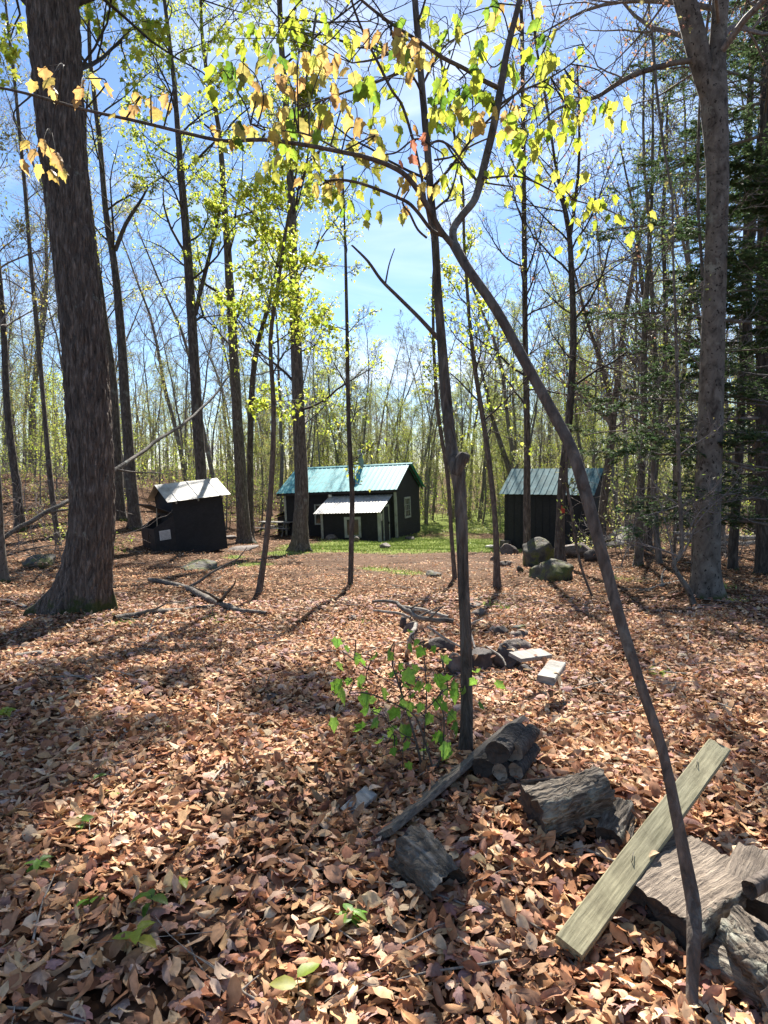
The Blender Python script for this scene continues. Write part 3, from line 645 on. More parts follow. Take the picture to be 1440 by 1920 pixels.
# ---- right shed
sc_ = P(1108, 1020, 26.0); SH = empty('storage_shed', tuple(sc_), 'black shed with light green metal roof behind the mossy boulders', 'shed', rot=(0, R(-.3), R(-31)))
sw, sdp, sh = 3.45, 2.4, 2.0; srh = .85
mb = MB(); mb.box(-sw, 0, 0, .06, -.5, sh); mb.build('front_wall', M['black_board'], SH)
mb = MB()
for i in range(12): mb.box(-sw + .1 + i * .29, -sw + .12 + i * .29, -.015, -.001, -.4, sh - .02)
mb.build('batten', M['black_board'], SH)
mb = MB(); mb.box(-sw, 0, sdp - .06, sdp, -.5, sh); mb.build('back_wall', M['black_board'], SH)
for x0 in (-.06, -sw):
    mb = MB(); mb.poly([(x0, .062, -.5), (x0, sdp - .062, -.5), (x0, sdp - .062, sh), (x0, sdp / 2, sh + srh - .06), (x0, .062, sh)], (.06, 0, 0)); mb.build('gable_wall', M['black_board'], SH)
ov3 = .22; s3 = srh / (sdp / 2); e3 = sh - ov3 * s3
ribbed('roof', M['shed_metal'], SH, (-sw - .15, -ov3, e3), (.15, -ov3, e3), (-sw - .15, sdp / 2, sh + srh), (.15, sdp / 2, sh + srh), 15, .014)
ribbed('roof', M['shed_metal'], SH, (.15, sdp + ov3, e3), (-sw - .15, sdp + ov3, e3), (.15, sdp / 2, sh + srh), (-sw - .15, sdp / 2, sh + srh), 15, .022)
mb = MB(); mb.box(-sw - .1, -sw + .3, -.25, .5, -.7, -.02); mb.build('corner_block', M['stone'], SH)
mb = MB(); mb.box(-sw - .75, -sw - .12, -.2, .35, -.33, -.27); mb.build('ramp', M['grey_wood'], SH)

# ---- picnic table
pt = G(518, 1004); 
PT = empty('picnic_table', tuple(pt), 'weathered grey wooden picnic table beside the cabin', 'picnic table', rot=(0, 0, R(-14)))
mb = MB()
for i in range(5): mb.box(-.9, .9, -.37 + i * .15, -.37 + i * .15 + .14, .71, .75)
mb.build('table_top', M['table_wood'], PT)
for y0 in (-.78, .50):
    mb = MB(); mb.box(-.9, .9, y0, y0 + .135, .42, .46); mb.box(-.9, .9, y0 + .145, y0 + .28, .42, .46); mb.build('bench', M['table_wood'], PT)
for x0 in (-.65, .6):
    mb = MB()
    mb.box(x0, x0 + .04, -.72, .72, .33, .418); mb.box(x0, x0 + .04, -.36, .36, .62, .708); mb.build('cross_brace', M['table_wood'], PT)
    for s_ in (-1, 1):
        mb = MB(); xa = x0 - .045
        mb.quadbox([(xa, s_ * .62 - .05, -.03), (xa + .04, s_ * .62 - .05, -.03), (xa + .04, s_ * .62 + .05, -.03), (xa, s_ * .62 + .05, -.03), (xa, s_ * .24 - .05, .705), (xa + .04, s_ * .24 - .05, .705), (xa + .04, s_ * .24 + .05, .705), (xa, s_ * .24 + .05, .705)])
        mb.build('leg', M['table_wood'], PT)

# ================================================================== TREES (traced trunks)
WM = 1.0
def trace(pts, Y, sub=3, wob=0):
    """pts [(px,py,w)] base first, Y number or (Y0,Y1): -> pts3d, radii"""
    n_ = len(pts); Ys = np.linspace(Y[0], Y[1], n_) if isinstance(Y, tuple) else np.full(n_, Y)
    A = []
    for (px, py, w_), yy in zip(pts, Ys):
        p = P(px, py, yy); A.append([*p, w_ * WM * .5 * PXM(yy)])
    A = catmull(A, sub); return A[:, :3], np.maximum(A[:, 3], .002)
def extend(p, r, top, rng, step=.8, lean=None, tip=.02):
    d = p[-1] - p[-3]; d /= np.linalg.norm(d); q = [p[-1]]; 
    if p[-1][2] >= top: return p, r
    while q[-1][2] < top:
        d = d + rng.normal(size=3) * .06; d[2] += .06; d /= np.linalg.norm(d); q.append(q[-1] + d * step)
    q = np.array(q[1:]); rr = np.linspace(r[-1], tip, len(q) + 1)[1:]
    return np.vstack([p, q]), np.concatenate([r, rr])
def trunk_mesh(name, p, r, mat, off, k=14, flare=.9, fh=.5, roots=5, rng=RNG, bump_=0.05, seed=0):
    """trunk with root flare and slightly irregular section; base first"""
    base = p[0].copy(); zb = base[2]
    ex = np.array([[*(p[0] + (p[0] - p[1]) / np.linalg.norm(p[0] - p[1]) * .2)]])
    low = []; lr = []
    # denser near base
    d01 = p[1] - p[0]; m_ = max(2, int(np.linalg.norm(d01) / .07)) if flare > 0 else 1
    for i in range(m_): low.append(p[0] + d01 * i / m_); lr.append(r[0] + (r[1] - r[0]) * i / m_)
    pp = np.vstack([ex, low, p[1:]]); rr = np.concatenate([[r[0]], lr, r[1:]])
    if k >= 40:
        L_ = np.concatenate([[0], np.cumsum(np.linalg.norm(np.diff(pp, axis=0), axis=1))]); q_ = np.arange(0, L_[-1], .035)
        pp = np.stack([np.interp(q_, L_, pp[:, c_]) for c_ in range(3)], 1); rr = np.interp(q_, L_, rr)
    n_ = len(pp); t = np.gradient(pp, axis=0); t /= np.linalg.norm(t, axis=1, keepdims=True)
    u = np.cross(t, np.array([0, 1.0, 0.2])); u /= np.linalg.norm(u, axis=1, keepdims=True); v_ = np.cross(t, u)
    th = np.arange(k) * 2 * np.pi / k; hz = np.clip(pp[:, 2] - zb, -.05, 99)
    ph = rng.uniform(0, 6.3, 3)
    lobes = .35 + .65 * np.maximum(0, np.cos(roots * th + ph[0] + .6 * np.sin(th + ph[1]))) ** 1.5
    fl = np.exp(-hz / (fh * .35)) * flare * .75
    rad = rr[:, None] * (1 + fl[:, None] * lobes[None] * 1.3 + bump_ * np.sin(3 * th + ph[1])[None] * np.cos(hz * 2.1 + ph[2])[:, None] + bump_ * .6 * rng.normal(size=(n_, k)))
    if k >= 40:
        zz_ = hz[:, None]; rad = rad + r[0] * .045 * (np.abs(np.sin(13 * th[None] + 2.2 * np.sin(zz_ * 1.9 + 2 * th[None]) + 1.3 * np.sin(zz_ * 5.3 + th[None] * 3))) - .5) + r[0] * .02 * np.sin(zz_ * 23 + 5 * np.sin(th * 4)[None])
    V = pp[:, None] + rad[..., None] * (u[:, None] * np.cos(th)[None, :, None] + v_[:, None] * np.sin(th)[None, :, None])
    gi = np.arange(n_ * k).reshape(n_, k); a0 = gi[:-1]; a1 = gi[1:]
    q_ = np.stack([a0, np.roll(a0, -1, 1), np.roll(a1, -1, 1), a1], -1).reshape(-1, 4)
    return mesh_arrays(name, V.reshape(-1, 3) - np.asarray(off), [q_, gi[-1][None]], mat)

def sub_branches(T, traces, Yd):
    for tr_ in traces:
        p, r = trace(tr_[0], tr_[1]); T.add(p, r, 7)

LMUL = 1.7
def tree(name, label, cat, pts, Yb=None, top=14, mat='bark_grey', nb=14, f0=.35, blen=3.0, leaves=0, lsize=.07, cols=YG, lT=MAPLE_S, seed=1, k2=8, k3=6, elev=(15, 50), flare=.8, fh=.5, limbs=(), tilt=0.0, rmin=.004, tw='twig', roots=5, k=14, group=None, jit=.06, shape=.75, trop=.05, bump_=.05, wob=.14, azc=None, azw=None, high=0, wm=1.0, shade_crown=None):
    global WM
    WM = wm
    rng = np.random.default_rng(seed)
    g = G(pts[0][0], pts[0][1]); Yb = g[1] if Yb is None else Yb
    p, r = trace(pts, (Yb, Yb + tilt)); p[0][2] = min(p[0][2], float(H(p[0][0], p[0][1])))
    if top: p, r = extend(p, r, top, rng)
    off = p[0].copy(); off[2] = float(H(off[0], off[1]))
    root = empty(name, tuple(off), label, cat, group)
    link('trunk', trunk_mesh('trunk', p, r, M[mat], off, k, flare, fh, roots, rng, bump_), root)
    for lm in limbs:
        T = Tubes(); lp, lr = trace(lm, Yb if len(lm[0]) == 3 else Yb); T.add(lp, lr, 8); link('limb', T.mesh('limb', M[mat], off), root)
        if nb:
            T, A, B, Cc = crown(lp, lr, max(3, nb // 4), .3, blen * .5, rng, elev, k2, k3, rmin, trop, wob, azc=azc, azw=azw)
            link('branches', T.mesh('branches', M[tw], off), root)
            if leaves:
                LV = Leaves(); scatter_leaves(LV, Cc, leaves // 4, lsize, cols, rng, lT, jit); link('foliage', LV.mesh('foliage', M['leaf'], off), root)
    if nb:
        T, A, B, Cc = crown(p, r, nb, f0, blen, rng, elev, k2, k3, rmin, trop, wob, shape=shape, azc=azc, azw=azw)
        link('branches', T.mesh('branches', M[tw], off), root)
        if leaves:
            LV = Leaves(); scatter_leaves(LV, Cc, int(leaves * LMUL), lsize, cols, rng, lT, jit)
            hi = Cc[Cc[:, :, 2].mean(1) > EYE + .70 * Cc[:, :, 1].mean(1)]
            if shade_crown:
                T, A2, B2, C2 = crown(p, r, shade_crown[2], shade_crown[1], shade_crown[0], rng, (15, 40), 12, 7, rmin, .02, wob, shape=.2, azc=shade_crown[3], azw=shade_crown[4]); link('branches', T.mesh('branches', M[tw], off), root)  # extra limbs added above the view to shade the foreground
                C2 = C2[C2[:, :, 2].mean(1) > EYE + .68 * C2[:, :, 1].mean(1)]; m2 = C2.mean(1); gx_ = m2[:, 0] - .113 * m2[:, 2]; gy_ = m2[:, 1] - 1.07 * m2[:, 2]; C2 = C2[(np.sin(2.3 * gx_ + .8 + np.sin(gy_)) * np.sin(2.0 * gy_ + 1.5) > -.1) & (gx_ < .3 + .12 * gy_) & (gy_ > .8)]; scatter_leaves(LV, C2, shade_crown[5], lsize * 1.5, cols, rng, lT, jit * 2)  # added leaves kept only where their shadow lands on the left foreground
            if high and len(hi): scatter_leaves(LV, hi, int(leaves * high), lsize * 1.5, cols, rng, lT, jit * 2)
            link('foliage', LV.mesh('foliage', M['leaf'], off), root)
    WM = 1.0
    return root, p, r, off

tree('maple_tree', 'thick dark furrowed maple trunk with mossy flared roots at left', 'tree',
     [(148, 1150, 116), (160, 1085, 100), (170, 1010, 94), (173, 930, 90), (168, 800, 90), (157, 640, 88), (140, 480, 86), (122, 320, 90), (108, 150, 96), (98, 0, 100)],
     top=17, mat='bark_maple', nb=24, f0=.60, blen=5.0, leaves=7500, lsize=.10, elev=(25, 55), cols=YG, seed=3, wm=.87, high=0, flare=.72, fh=.8, roots=6, k=110, bump_=.012)
tree('old_tree', 'dark twin trunk close behind the thick maple, nearer stem', 'tree',
     [(254, 992, 40), (248, 930, 34), (238, 800, 30), (228, 640, 26), (215, 500, 21), (199, 400, 17), (186, 250, 14)], top=23, mat='bark_grey', nb=18, f0=.35, blen=3.8,
     leaves=2200, cols=PALEG + OLIVE, lsize=.07, seed=5, high=0, shape=.3, wm=0.62, limbs=([(216, 470, 14), (236, 420, 12), (264, 376, 8), (278, 350, 5)],))
tree('old_tree', 'darker stem squeezed between the thick maple and its neighbour', 'tree',
     [(228, 975, 30), (222, 900, 27), (212, 720, 25), (196, 600, 19), (178, 460, 15), (160, 300, 11)], top=16, nb=10, f0=.45, blen=3, leaves=1400, cols=OLIVE + YG, lsize=.06, seed=6, high=0, wm=0.62)
tree('tall_tree', 'tall dark trunk rising behind the tilted black shed', 'tree',
     [(384, 985, 30), (378, 900, 28), (370, 780, 27), (362, 640, 25), (352, 480, 21), (340, 330, 17), (330, 200, 12)], Yb=25, top=24, nb=24, f0=.3, blen=4.4, leaves=5200, cols=YG, lsize=.10, seed=7, high=0, shape=.3, wm=0.74,
     limbs=([(366, 590, 12), (380, 530, 11), (400, 450, 9), (415, 380, 6)],))
tree('ash_tree', 'grey straight trunk between the tilted shed and the picnic table', 'tree',
     [(458, 1018, 40), (454, 940, 33), (446, 800, 28), (438, 660, 25), (430, 520, 22), (422, 400, 17), (412, 250, 12)], top=24, shade_crown=(8.0, .72, 9, 1.6, 1.2, 17000), mat='bark_ash', nb=24, f0=.3, blen=4.6, leaves=3600, cols=YG, lsize=.085, seed=8, high=0, shape=.3, wm=0.7)
tree('leaning_tree', 'dark slightly leaning trunk behind the picnic table', 'tree',
     [(470, 995, 20), (469, 900, 19), (471, 760, 18), (480, 660, 16), (496, 600, 13), (515, 520, 10)], Yb=30, top=14, nb=12, f0=.4, blen=3, leaves=1500, cols=YG, lsize=.09, seed=9, high=0, wm=0.62)
tree('sapling', 'thin wavy dark sapling in front of the picnic table', 'sapling',
     [(486, 1112, 14), (500, 1010, 12), (510, 880, 11), (513, 757, 10), (507, 640, 9), (520, 540, 8), (538, 420, 6), (556, 320, 4)], top=8, mat='bark_smooth', nb=16, f0=.35, blen=1.6, leaves=2400, cols=YG, lsize=.075, seed=10, wm=0.9, flare=.3, k=8, elev=(5, 35), tw='twig')
tree('ash_tree', 'straight rough trunk with spreading roots before the teal roofed cabin', 'tree',
     [(562, 1032, 40), (563, 980, 34), (566, 930, 31), (561, 800, 27), (555, 640, 24), (550, 500, 21), (547, 400, 18), (540, 250, 14), (528, 90, 12), (524, 0, 11)], top=22, shade_crown=(8.0, .70, 12, 1.5, 1.2, 17000), mat='bark_ash', nb=26, f0=.25, blen=4.5, leaves=4600, cols=YG, lsize=.085, seed=11, high=0, shape=.5, wm=0.85, flare=.9, fh=.7)
tree('sapling', 'thin straight sapling standing before the lean to window', 'sapling',
     [(657, 1098, 12), (659, 1000, 11), (660, 920, 11), (654, 800, 10), (651, 640, 8), (648, 480, 6), (645, 400, 4)], top=6.5, mat='bark_grey', nb=14, f0=.3, blen=1.1, leaves=260, cols=YG, lsize=.06, seed=12, wm=0.85, flare=.3, k=8, elev=(15, 50))
tree('sapling', 'very thin dark stem just left behind the knobbed trunk', 'sapling',
     [(853, 1085, 9), (847, 1010, 8), (839, 890, 8), (821, 770, 7), (813, 640, 6), (812, 520, 4)], top=6, mat='bark_smooth', nb=8, f0=.4, blen=1.0, leaves=160, cols=YG, lsize=.06, seed=13, flare=.2, k=7)
tree('sapling', 'slim dark sapling between the knobbed trunk and the right shed', 'sapling',
     [(932, 1103, 17), (930, 1000, 13), (921, 900, 12), (908, 800, 11), (892, 700, 10), (880, 600, 8), (870, 450, 6)], top=8, mat='bark_smooth', nb=14, f0=.35, blen=1.7, leaves=900, cols=YG, lsize=.06, seed=14, wm=0.85, flare=.5, fh=.3, k=9)
tree('young_tree', 'curved stem crossing the left corner of the right shed', 'tree',
     [(973, 1012, 13), (972, 960, 13), (966, 915, 12), (948, 860, 10), (925, 790, 8), (912, 730, 6)], top=6.5, mat='bark_ash', nb=9, f0=.35, blen=1.8, leaves=700, cols=PALEG, lsize=.07, seed=15, flare=.2, k=8)
tree('young_tree', 'straight slender trunk in front of the right shed beside the boulder', 'tree',
     [(989, 1050, 19), (988, 950, 17), (988, 800, 15), (985, 640, 13), (983, 450, 12), (981, 250, 10), (979, 60, 9)], top=15, mat='bark_ash', nb=34, f0=.3, blen=2.6, leaves=700, cols=YG + BUD, lsize=.05, seed=16, wm=0.8, flare=.3, k=10, tw='twig')
r17, p17, rr17, off17 = tree('young_tree', 'rough trunk with a red paint mark in front of the right shed', 'tree',
     [(1050, 1066, 32), (1050, 1000, 25), (1054, 900, 22), (1066, 800, 21), (1075, 640, 18), (1072, 520, 15), (1066, 430, 13), (1052, 360, 10), (1040, 300, 7)], top=14, mat='bark_grey', nb=30, f0=.3, blen=3.0, leaves=700, cols=YG + BUD, lsize=.06, seed=17, wm=0.7, flare=.6,
     limbs=([(1070, 440, 9), (1084, 330, 8), (1086, 220, 6), (1082, 120, 4)],))
i17 = int(np.argmin(np.abs(p17[:, 2] - P(1053, 955, off17[1])[2])))
pm = P(1053, 955, off17[1]); rpx = rr17[i17] * 1.035
V = []; 
for j in range(6):
    for i in range(7): a = math.pi * 1.08 + math.pi * .5 * i / 6; V.append((pm[0] + rpx * 1.06 * math.cos(a) - off17[0] + .02, pm[1] + rpx * 1.06 * math.sin(a) - off17[1], pm[2] - off17[2] + (j / 5 - .5) * (.17 + .03 * math.sin(i * 2.3))))
F = [[j * 7 + i, j * 7 + i + 1, (j + 1) * 7 + i + 1, (j + 1) * 7 + i] for j in range(5) for i in range(6)]
me = bpy.data.meshes.new('paint_mark'); me.from_pydata(V, [], F); me.materials.append(M['paint_red']); link('paint_mark', me, r17)
# big right beech, forked at the top
tree('beech_tree', 'big pale pock marked beech trunk forking at the top right', 'tree',
     [(1324, 1118, 66), (1325, 1050, 56), (1328, 950, 52), (1332, 800, 50), (1337, 640, 48), (1343, 450, 44), (1345, 300, 46), (1338, 170, 54), (1345, 90, 34), (1351, 0, 33), (1354, -80, 30)], top=16, mat='bark_beech', nb=22, f0=.56, blen=4.2, leaves=1200, shape=.3, cols=BUD, lsize=.05, seed=18, wm=0.86, flare=.5, fh=.5, k=24, bump_=.02, tw='twig_bare',
     limbs=([(1330, 190, 34), (1312, 110, 46), (1292, 30, 46), (1268, -50, 38), (1240, -140, 30)], [(1335, 112, 20), (1290, 114, 13), (1240, 124, 12), (1185, 142, 11), (1145, 165, 10), (1118, 182, 8), (1065, 198, 7), (1042, 206, 5), (1010, 235, 3)]))
tree('young_tree', 'slim stem pressed against the base of the big beech', 'tree',
     [(1300, 1108, 20), (1303, 1000, 18), (1308, 900, 17), (1313, 760, 14), (1318, 600, 10)], top=9, mat='bark_beech', nb=10, f0=.4, blen=2, seed=19, wm=0.6, flare=.3, k=10, tw='twig_bare')
tree('young_tree', 'pale straight trunk standing left of the crooked sapling', 'tree',
     [(1196, 1062, 20), (1200, 980, 16), (1203, 880, 16), (1207, 760, 15), (1208, 640, 13), (1215, 500, 10), (1222, 380, 7)], top=11, mat='bark_beech', nb=30, f0=.25, blen=3.0, leaves=500, cols=PALEG, lsize=.05, seed=20, wm=0.85, flare=.8, fh=.3, k=10, tw='twig_bare', wob=.2)
tree('forked_tree', 'forked grey tree behind the scrap boards', 'tree',
     [(1124, 1005, 20), (1132, 940, 19), (1143, 850, 18), (1149, 790, 16), (1140, 730, 12), (1120, 660, 9), (1100, 600, 7), (1085, 540, 5)], Yb=22, top=10, nb=30, f0=.3, blen=3.6, leaves=600, cols=PALEG, lsize=.06, seed=21, wm=0.8, tw='twig_bare', wob=.2, mat='bark_ash',
     limbs=([(1149, 800, 15), (1160, 700, 13), (1168, 620, 12), (1185, 520, 11), (1208, 400, 9), (1235, 300, 7), (1245, 180, 4)], [(1165, 640, 9), (1200, 700, 4), (1210, 710, 2)]))
tree('forked_tree', 'dark trunk with rising forks left of the big beech', 'tree',
     [(1214, 1020, 20), (1220, 940, 21), (1228, 850, 22), (1236, 770, 19), (1232, 700, 16), (1220, 620, 13), (1205, 540, 10), (1195, 440, 6)], Yb=19, top=10, nb=34, f0=.25, blen=3.6, leaves=400, cols=PALEG, lsize=.05, seed=22, wm=0.8, tw='twig_bare', wob=.2,
     limbs=([(1236, 780, 14), (1246, 700, 12), (1248, 560, 11), (1243, 420, 9), (1250, 300, 7), (1252, 200, 5), (1270, 120, 3)],))
tree('sapling', 'crooked thin sapling with an elbow near the ground', 'sapling',
     [(1302, 1136, 12), (1290, 1105, 10), (1268, 1072, 9), (1264, 1055, 9), (1278, 1030, 8), (1275, 940, 7), (1271, 800, 7), (1268, 640, 6), (1262, 480, 4)], top=7, mat='bark_beech', nb=16, f0=.3, blen=1.5, leaves=150, cols=PALEG, lsize=.045, seed=23, flare=.2, k=8, tw='twig_bare')
tree('sapling', 'thin bowed dead stem between the boulders and the leaning sapling', 'sapling',
     [(1112, 1122, 4), (1095, 1080, 5), (1082, 1030, 5), (1072, 960, 6), (1062, 900, 6), (1065, 820, 4)], top=0, mat='bark_smooth', nb=7, f0=.3, blen=.6, leaves=50, cols=PALEG, lsize=.05, seed=24, flare=.2, k=6, k3=2)
tree('slim_tree', 'thin upright stem at the far left with a bend near its foot', 'tree',
     [(110, 1022, 12), (97, 923, 12), (83, 773, 10), (72, 640, 10), (60, 520, 9), (48, 370, 8), (30, 180, 7), (12, 20, 5)], top=14, mat='bark_ash', nb=14, f0=.4, blen=2.0, leaves=500, cols=OLIVE + PALEG, lsize=.06, seed=25, wm=0.85, flare=.3, k=9, tw='twig_bare')
tree('old_tree', 'dark rough trunk cut by the left edge of the clearing', 'tree',
     [(36, 930, 22), (24, 860, 17), (12, 740, 15), (6, 600, 13), (-8, 450, 10)], Yb=21, top=14, nb=14, f0=.4, blen=3, leaves=700, cols=OLIVE + PALEG, seed=26, wm=0.8, lsize=.07, tw='twig_bare')
tree('birch_tree', 'pale trunk cut off by the left edge beside the mossy mound', 'tree',
     [(2, 1092, 26), (-2, 1000, 18), (-6, 900, 15), (-20, 700, 13)], top=11, mat='bark_beech', nb=8, f0=.5, blen=2, leaves=300, cols=OLIVE, seed=27, lsize=.06, tw='twig_bare')
# hemlocks on the right
def hemlock(name, label, pts, Yb, top, seed, nb, blen, f0, azc=None, azw=None, droop=-.06, group=None, needles=26000, mat='bark_grey'):
    rng = np.random.default_rng(seed); p, r = trace(pts, Yb); p[0][2] = float(H(p[0][0], p[0][1])); p, r = extend(p, r, top, rng)
    off = p[0].copy(); root = empty(name, tuple(off), label, 'conifer', group)
    link('trunk', trunk_mesh('trunk', p, r, M[mat], off, 12, .5, .4, 5, rng), root)
    T, A, B, Cc = crown(p, r, nb, f0, blen, rng, (-5, 18), 14, 7, .003, droop * .3, .07, .42, .4, azc, azw, .95, .1, .6)
    link('branches', T.mesh('branches', M['twig_bare'], off), root)
    LV = Leaves(); hemlock_needles(LV, Cc, needles, rng); link('foliage', LV.mesh('foliage', M['needle'], off), root); return root
def hemlock_needles(LV, Cc, num, rng):
    a = rng.integers(0, len(Cc), num); f = rng.uniform(0, Cc.shape[1] - 1.001, num); i = f.astype(int); t = (f - i)[:, None]
    q = Cc[a, i] * (1 - t) + Cc[a, i + 1] * t; d = Cc[a, i + 1] - Cc[a, i]; d /= np.linalg.norm(d, axis=1, keepdims=True) + 1e-9
    sd_ = np.cross(d, [0, 0, 1.0]); sg = np.where(rng.uniform(0, 1, num) < .5, -1, 1)[:, None]
    dd = d * .6 + sd_ * sg + rng.normal(size=(num, 3)) * .25
    LV.add(q, dd, rng.uniform(.05, .10, num), pal(num, [(.08, .14, .05), (.06, .11, .04), (.09, .14, .055), (.14, .19, .08), (.05, .09, .04)], rng), DIAM, roll=np.array([0, 0, 1.0]), rng=rng, wid=.45)
hemlock('hemlock_tree', 'dark hemlock trunk at the right edge with green drooping sprays', [(1433, 1035, 30), (1432, 900, 27), (1430, 700, 25), (1431, 500, 22), (1433, 300, 18), (1436, 100, 15)], 14, 17, 31, 70, 3.8, .10, needles=150000)
hemlock('hemlock_tree', 'slim hemlock trunk between the big beech and the right edge', [(1374, 1042, 17), (1379, 960, 17), (1388, 800, 15), (1397, 640, 13), (1410, 450, 11), (1420, 300, 9)], 15, 14, 32, 30, 2.4, .25, needles=40000)
hemlock('hemlock_tree', 'tall dense hemlock behind the top of the big beech', [(1412, 1010, 20), (1412, 800, 19), (1400, 600, 17), (1402, 400, 14), (1405, 200, 11)], 21, 21, 33, 70, 4.0, .3, needles=110000)

def young_hemlock():
    rng = np.random.default_rng(35); b_ = np.array([6.75, 11.3, 0]); b_[2] = float(H(b_[0], b_[1])); n_ = 12
    p = b_ + np.c_[np.linspace(0, .15, n_), np.linspace(0, .1, n_), np.linspace(-.1, 7.0, n_)]; r = np.linspace(.075, .012, n_)
    root = empty('hemlock_tree', tuple(b_), 'young hemlock with soft green boughs reaching left in front of the big beech', 'conifer')
    link('trunk', trunk_mesh('trunk', p, r, M['bark_grey'], b_, 10, .3, .3, 4, rng), root)
    T, A, B, Cc = crown(p, r, 30, .16, 3.6, rng, (-8, 14), 14, 7, .0022, -.008, .06, .36, .4, -1.45, 1.0, .95, .1, .5)
    link('branches', T.mesh('branches', M['twig_bare'], b_), root)
    LV = Leaves(); hemlock_needles(LV, Cc, 60000, rng); link('foliage', LV.mesh('foliage', M['needle'], b_), root)
young_hemlock()
# ================================================================== FOREGROUND SAPLINGS WITH HANGING LEAVES
def near_cluster(root, off, nodes, clusters, rng, mat_tw='twig'):
    """clusters: (px,py,Y,n,size,palette); each on a twig from the nearest node of the traced branches"""
    T = Tubes(); LV = Leaves()
    for (px, py, Y_, n_, sz, cols) in clusters:
        for j in range(n_):
            q = P(px + rng.normal() * 20, py + rng.normal() * 20, Y_ + rng.normal() * .12)
            dn = np.linalg.norm(nodes - q, axis=1) + .35 * np.maximum(0, nodes[:, 2] - q[2]); nd = nodes[np.argmin(dn)]
            if j == 0:
                hub = P(px, py - 18, Y_); nd0 = nodes[np.argmin(np.linalg.norm(nodes - hub, axis=1))]
                mid = (hub + nd0) / 2 + rng.normal(size=3) * .03 + np.array([0, 0, .02])
                c = catmull([nd0, mid, hub], 5); T.add(c, np.linspace(.0035, .002, len(c)), 5)
            m2 = (hub + q) / 2 + rng.normal(size=3) * .01 + np.array([0, 0, .015]); c = catmull([hub, m2, q], 3); T.add(c, np.full(len(c), .0011), 4)
            d = np.array([rng.normal() * .35, rng.normal() * .35, -1.0 + rng.uniform(0, .5)])
            LV.add(q, d, sz * rng.uniform(.75, 1.15), pal(1, cols, rng), MAPLE, roll=np.array([rng.normal() * .7, -1.0, .3]), rng=rng, wid=.8)
    link('twigs', T.mesh('twigs', M[mat_tw], off), root); link('foliage', LV.mesh('foliage', M['leaf'], off), root)
rng = np.random.default_rng(77)
g12 = G(1296, 1935); 
t12 = [(1296, 1935, 28), (1298, 1850, 27), (1301, 1760, 32), (1300, 1700, 33), (1284, 1610, 29), (1262, 1500, 25), (1240, 1400, 23), (1200, 1280, 23), (1165, 1170, 25), (1140, 1080, 26), (1105, 950, 28), (1075, 850, 27), (1040, 780, 25), (985, 680, 23), (930, 580, 22), (880, 508, 21), (852, 460, 22)]
WM = .84
p12, r12 = trace(t12, (g12[1], 2.9)); off12 = g12.copy()
root = empty('leaning_sapling', tuple(off12), 'long curved sapling leaning left across the view with big drooping young leaves', 'sapling')
link('trunk', trunk_mesh('trunk', p12, r12, M['bark_smooth'], off12, 14, .25, .3, 4, rng, .03), root)
limbs12 = [([(852, 462, 18), (850, 430, 17), (868, 402, 17), (892, 370, 17), (908, 310, 17), (925, 240, 17), (938, 170, 16), (952, 90, 14), (972, 10, 12), (990, -80, 9)], (2.9, 3.2)),
           ([(856, 468, 15), (826, 432, 13), (800, 385, 13), (775, 345, 12), (745, 318, 11), (690, 296, 10), (640, 285, 9.5), (560, 270, 9), (490, 262, 8.5), (420, 264, 8), (350, 250, 7.5), (260, 228, 7), (160, 206, 6.5), (60, 178, 6), (-20, 160, 5)], (2.9, 2.5)),
           ([(838, 445, 10), (810, 432, 8), (785, 400, 8), (765, 380, 8), (735, 366, 7), (700, 352, 7), (660, 340, 6), (622, 338, 6), (600, 348, 4)], (2.9, 2.9)),
           ([(800, 446, 5), (783, 430, 5), (768, 400, 5), (755, 380, 4), (768, 355, 3)], (2.9, 2.8)),
           ([(935, 165, 11), (905, 150, 10), (870, 128, 9), (830, 108, 9), (790, 80, 8), (735, 45, 7), (680, 2, 6), (640, -40, 4)], (3.1, 2.9)),
           ([(893, 338, 6), (868, 305, 5), (845, 275, 5), (822, 264, 5), (806, 272, 4)], (3.0, 3.0)),
           ([(640, 285, 5), (600, 262, 4), (560, 248, 4), (520, 244, 3), (470, 232, 3)], (2.8, 2.7)),
           ([(905, 335, 5), (960, 330, 4), (1000, 340, 4), (1060, 370, 3), (1130, 390, 3), (1190, 418, 2)], (3.0, 3.3)),
           ([(932, 200, 6), (975, 172, 5), (1020, 152, 4), (1070, 120, 3), (1110, 78, 2)], (3.1, 3.3))]
nodes12 = []
for tp, Yr in limbs12:
    T = Tubes(); lp, lr = trace(tp, Yr, 4); T.add(lp, lr, 9); link('limb', T.mesh('limb', M['bark_smooth'], off12), root); nodes12.append(lp)
nodes12 = np.concatenate(nodes12); WM = 1.0
O_, GR, MX = ORANGE, YG + MIDG, OLIVE + MIDG
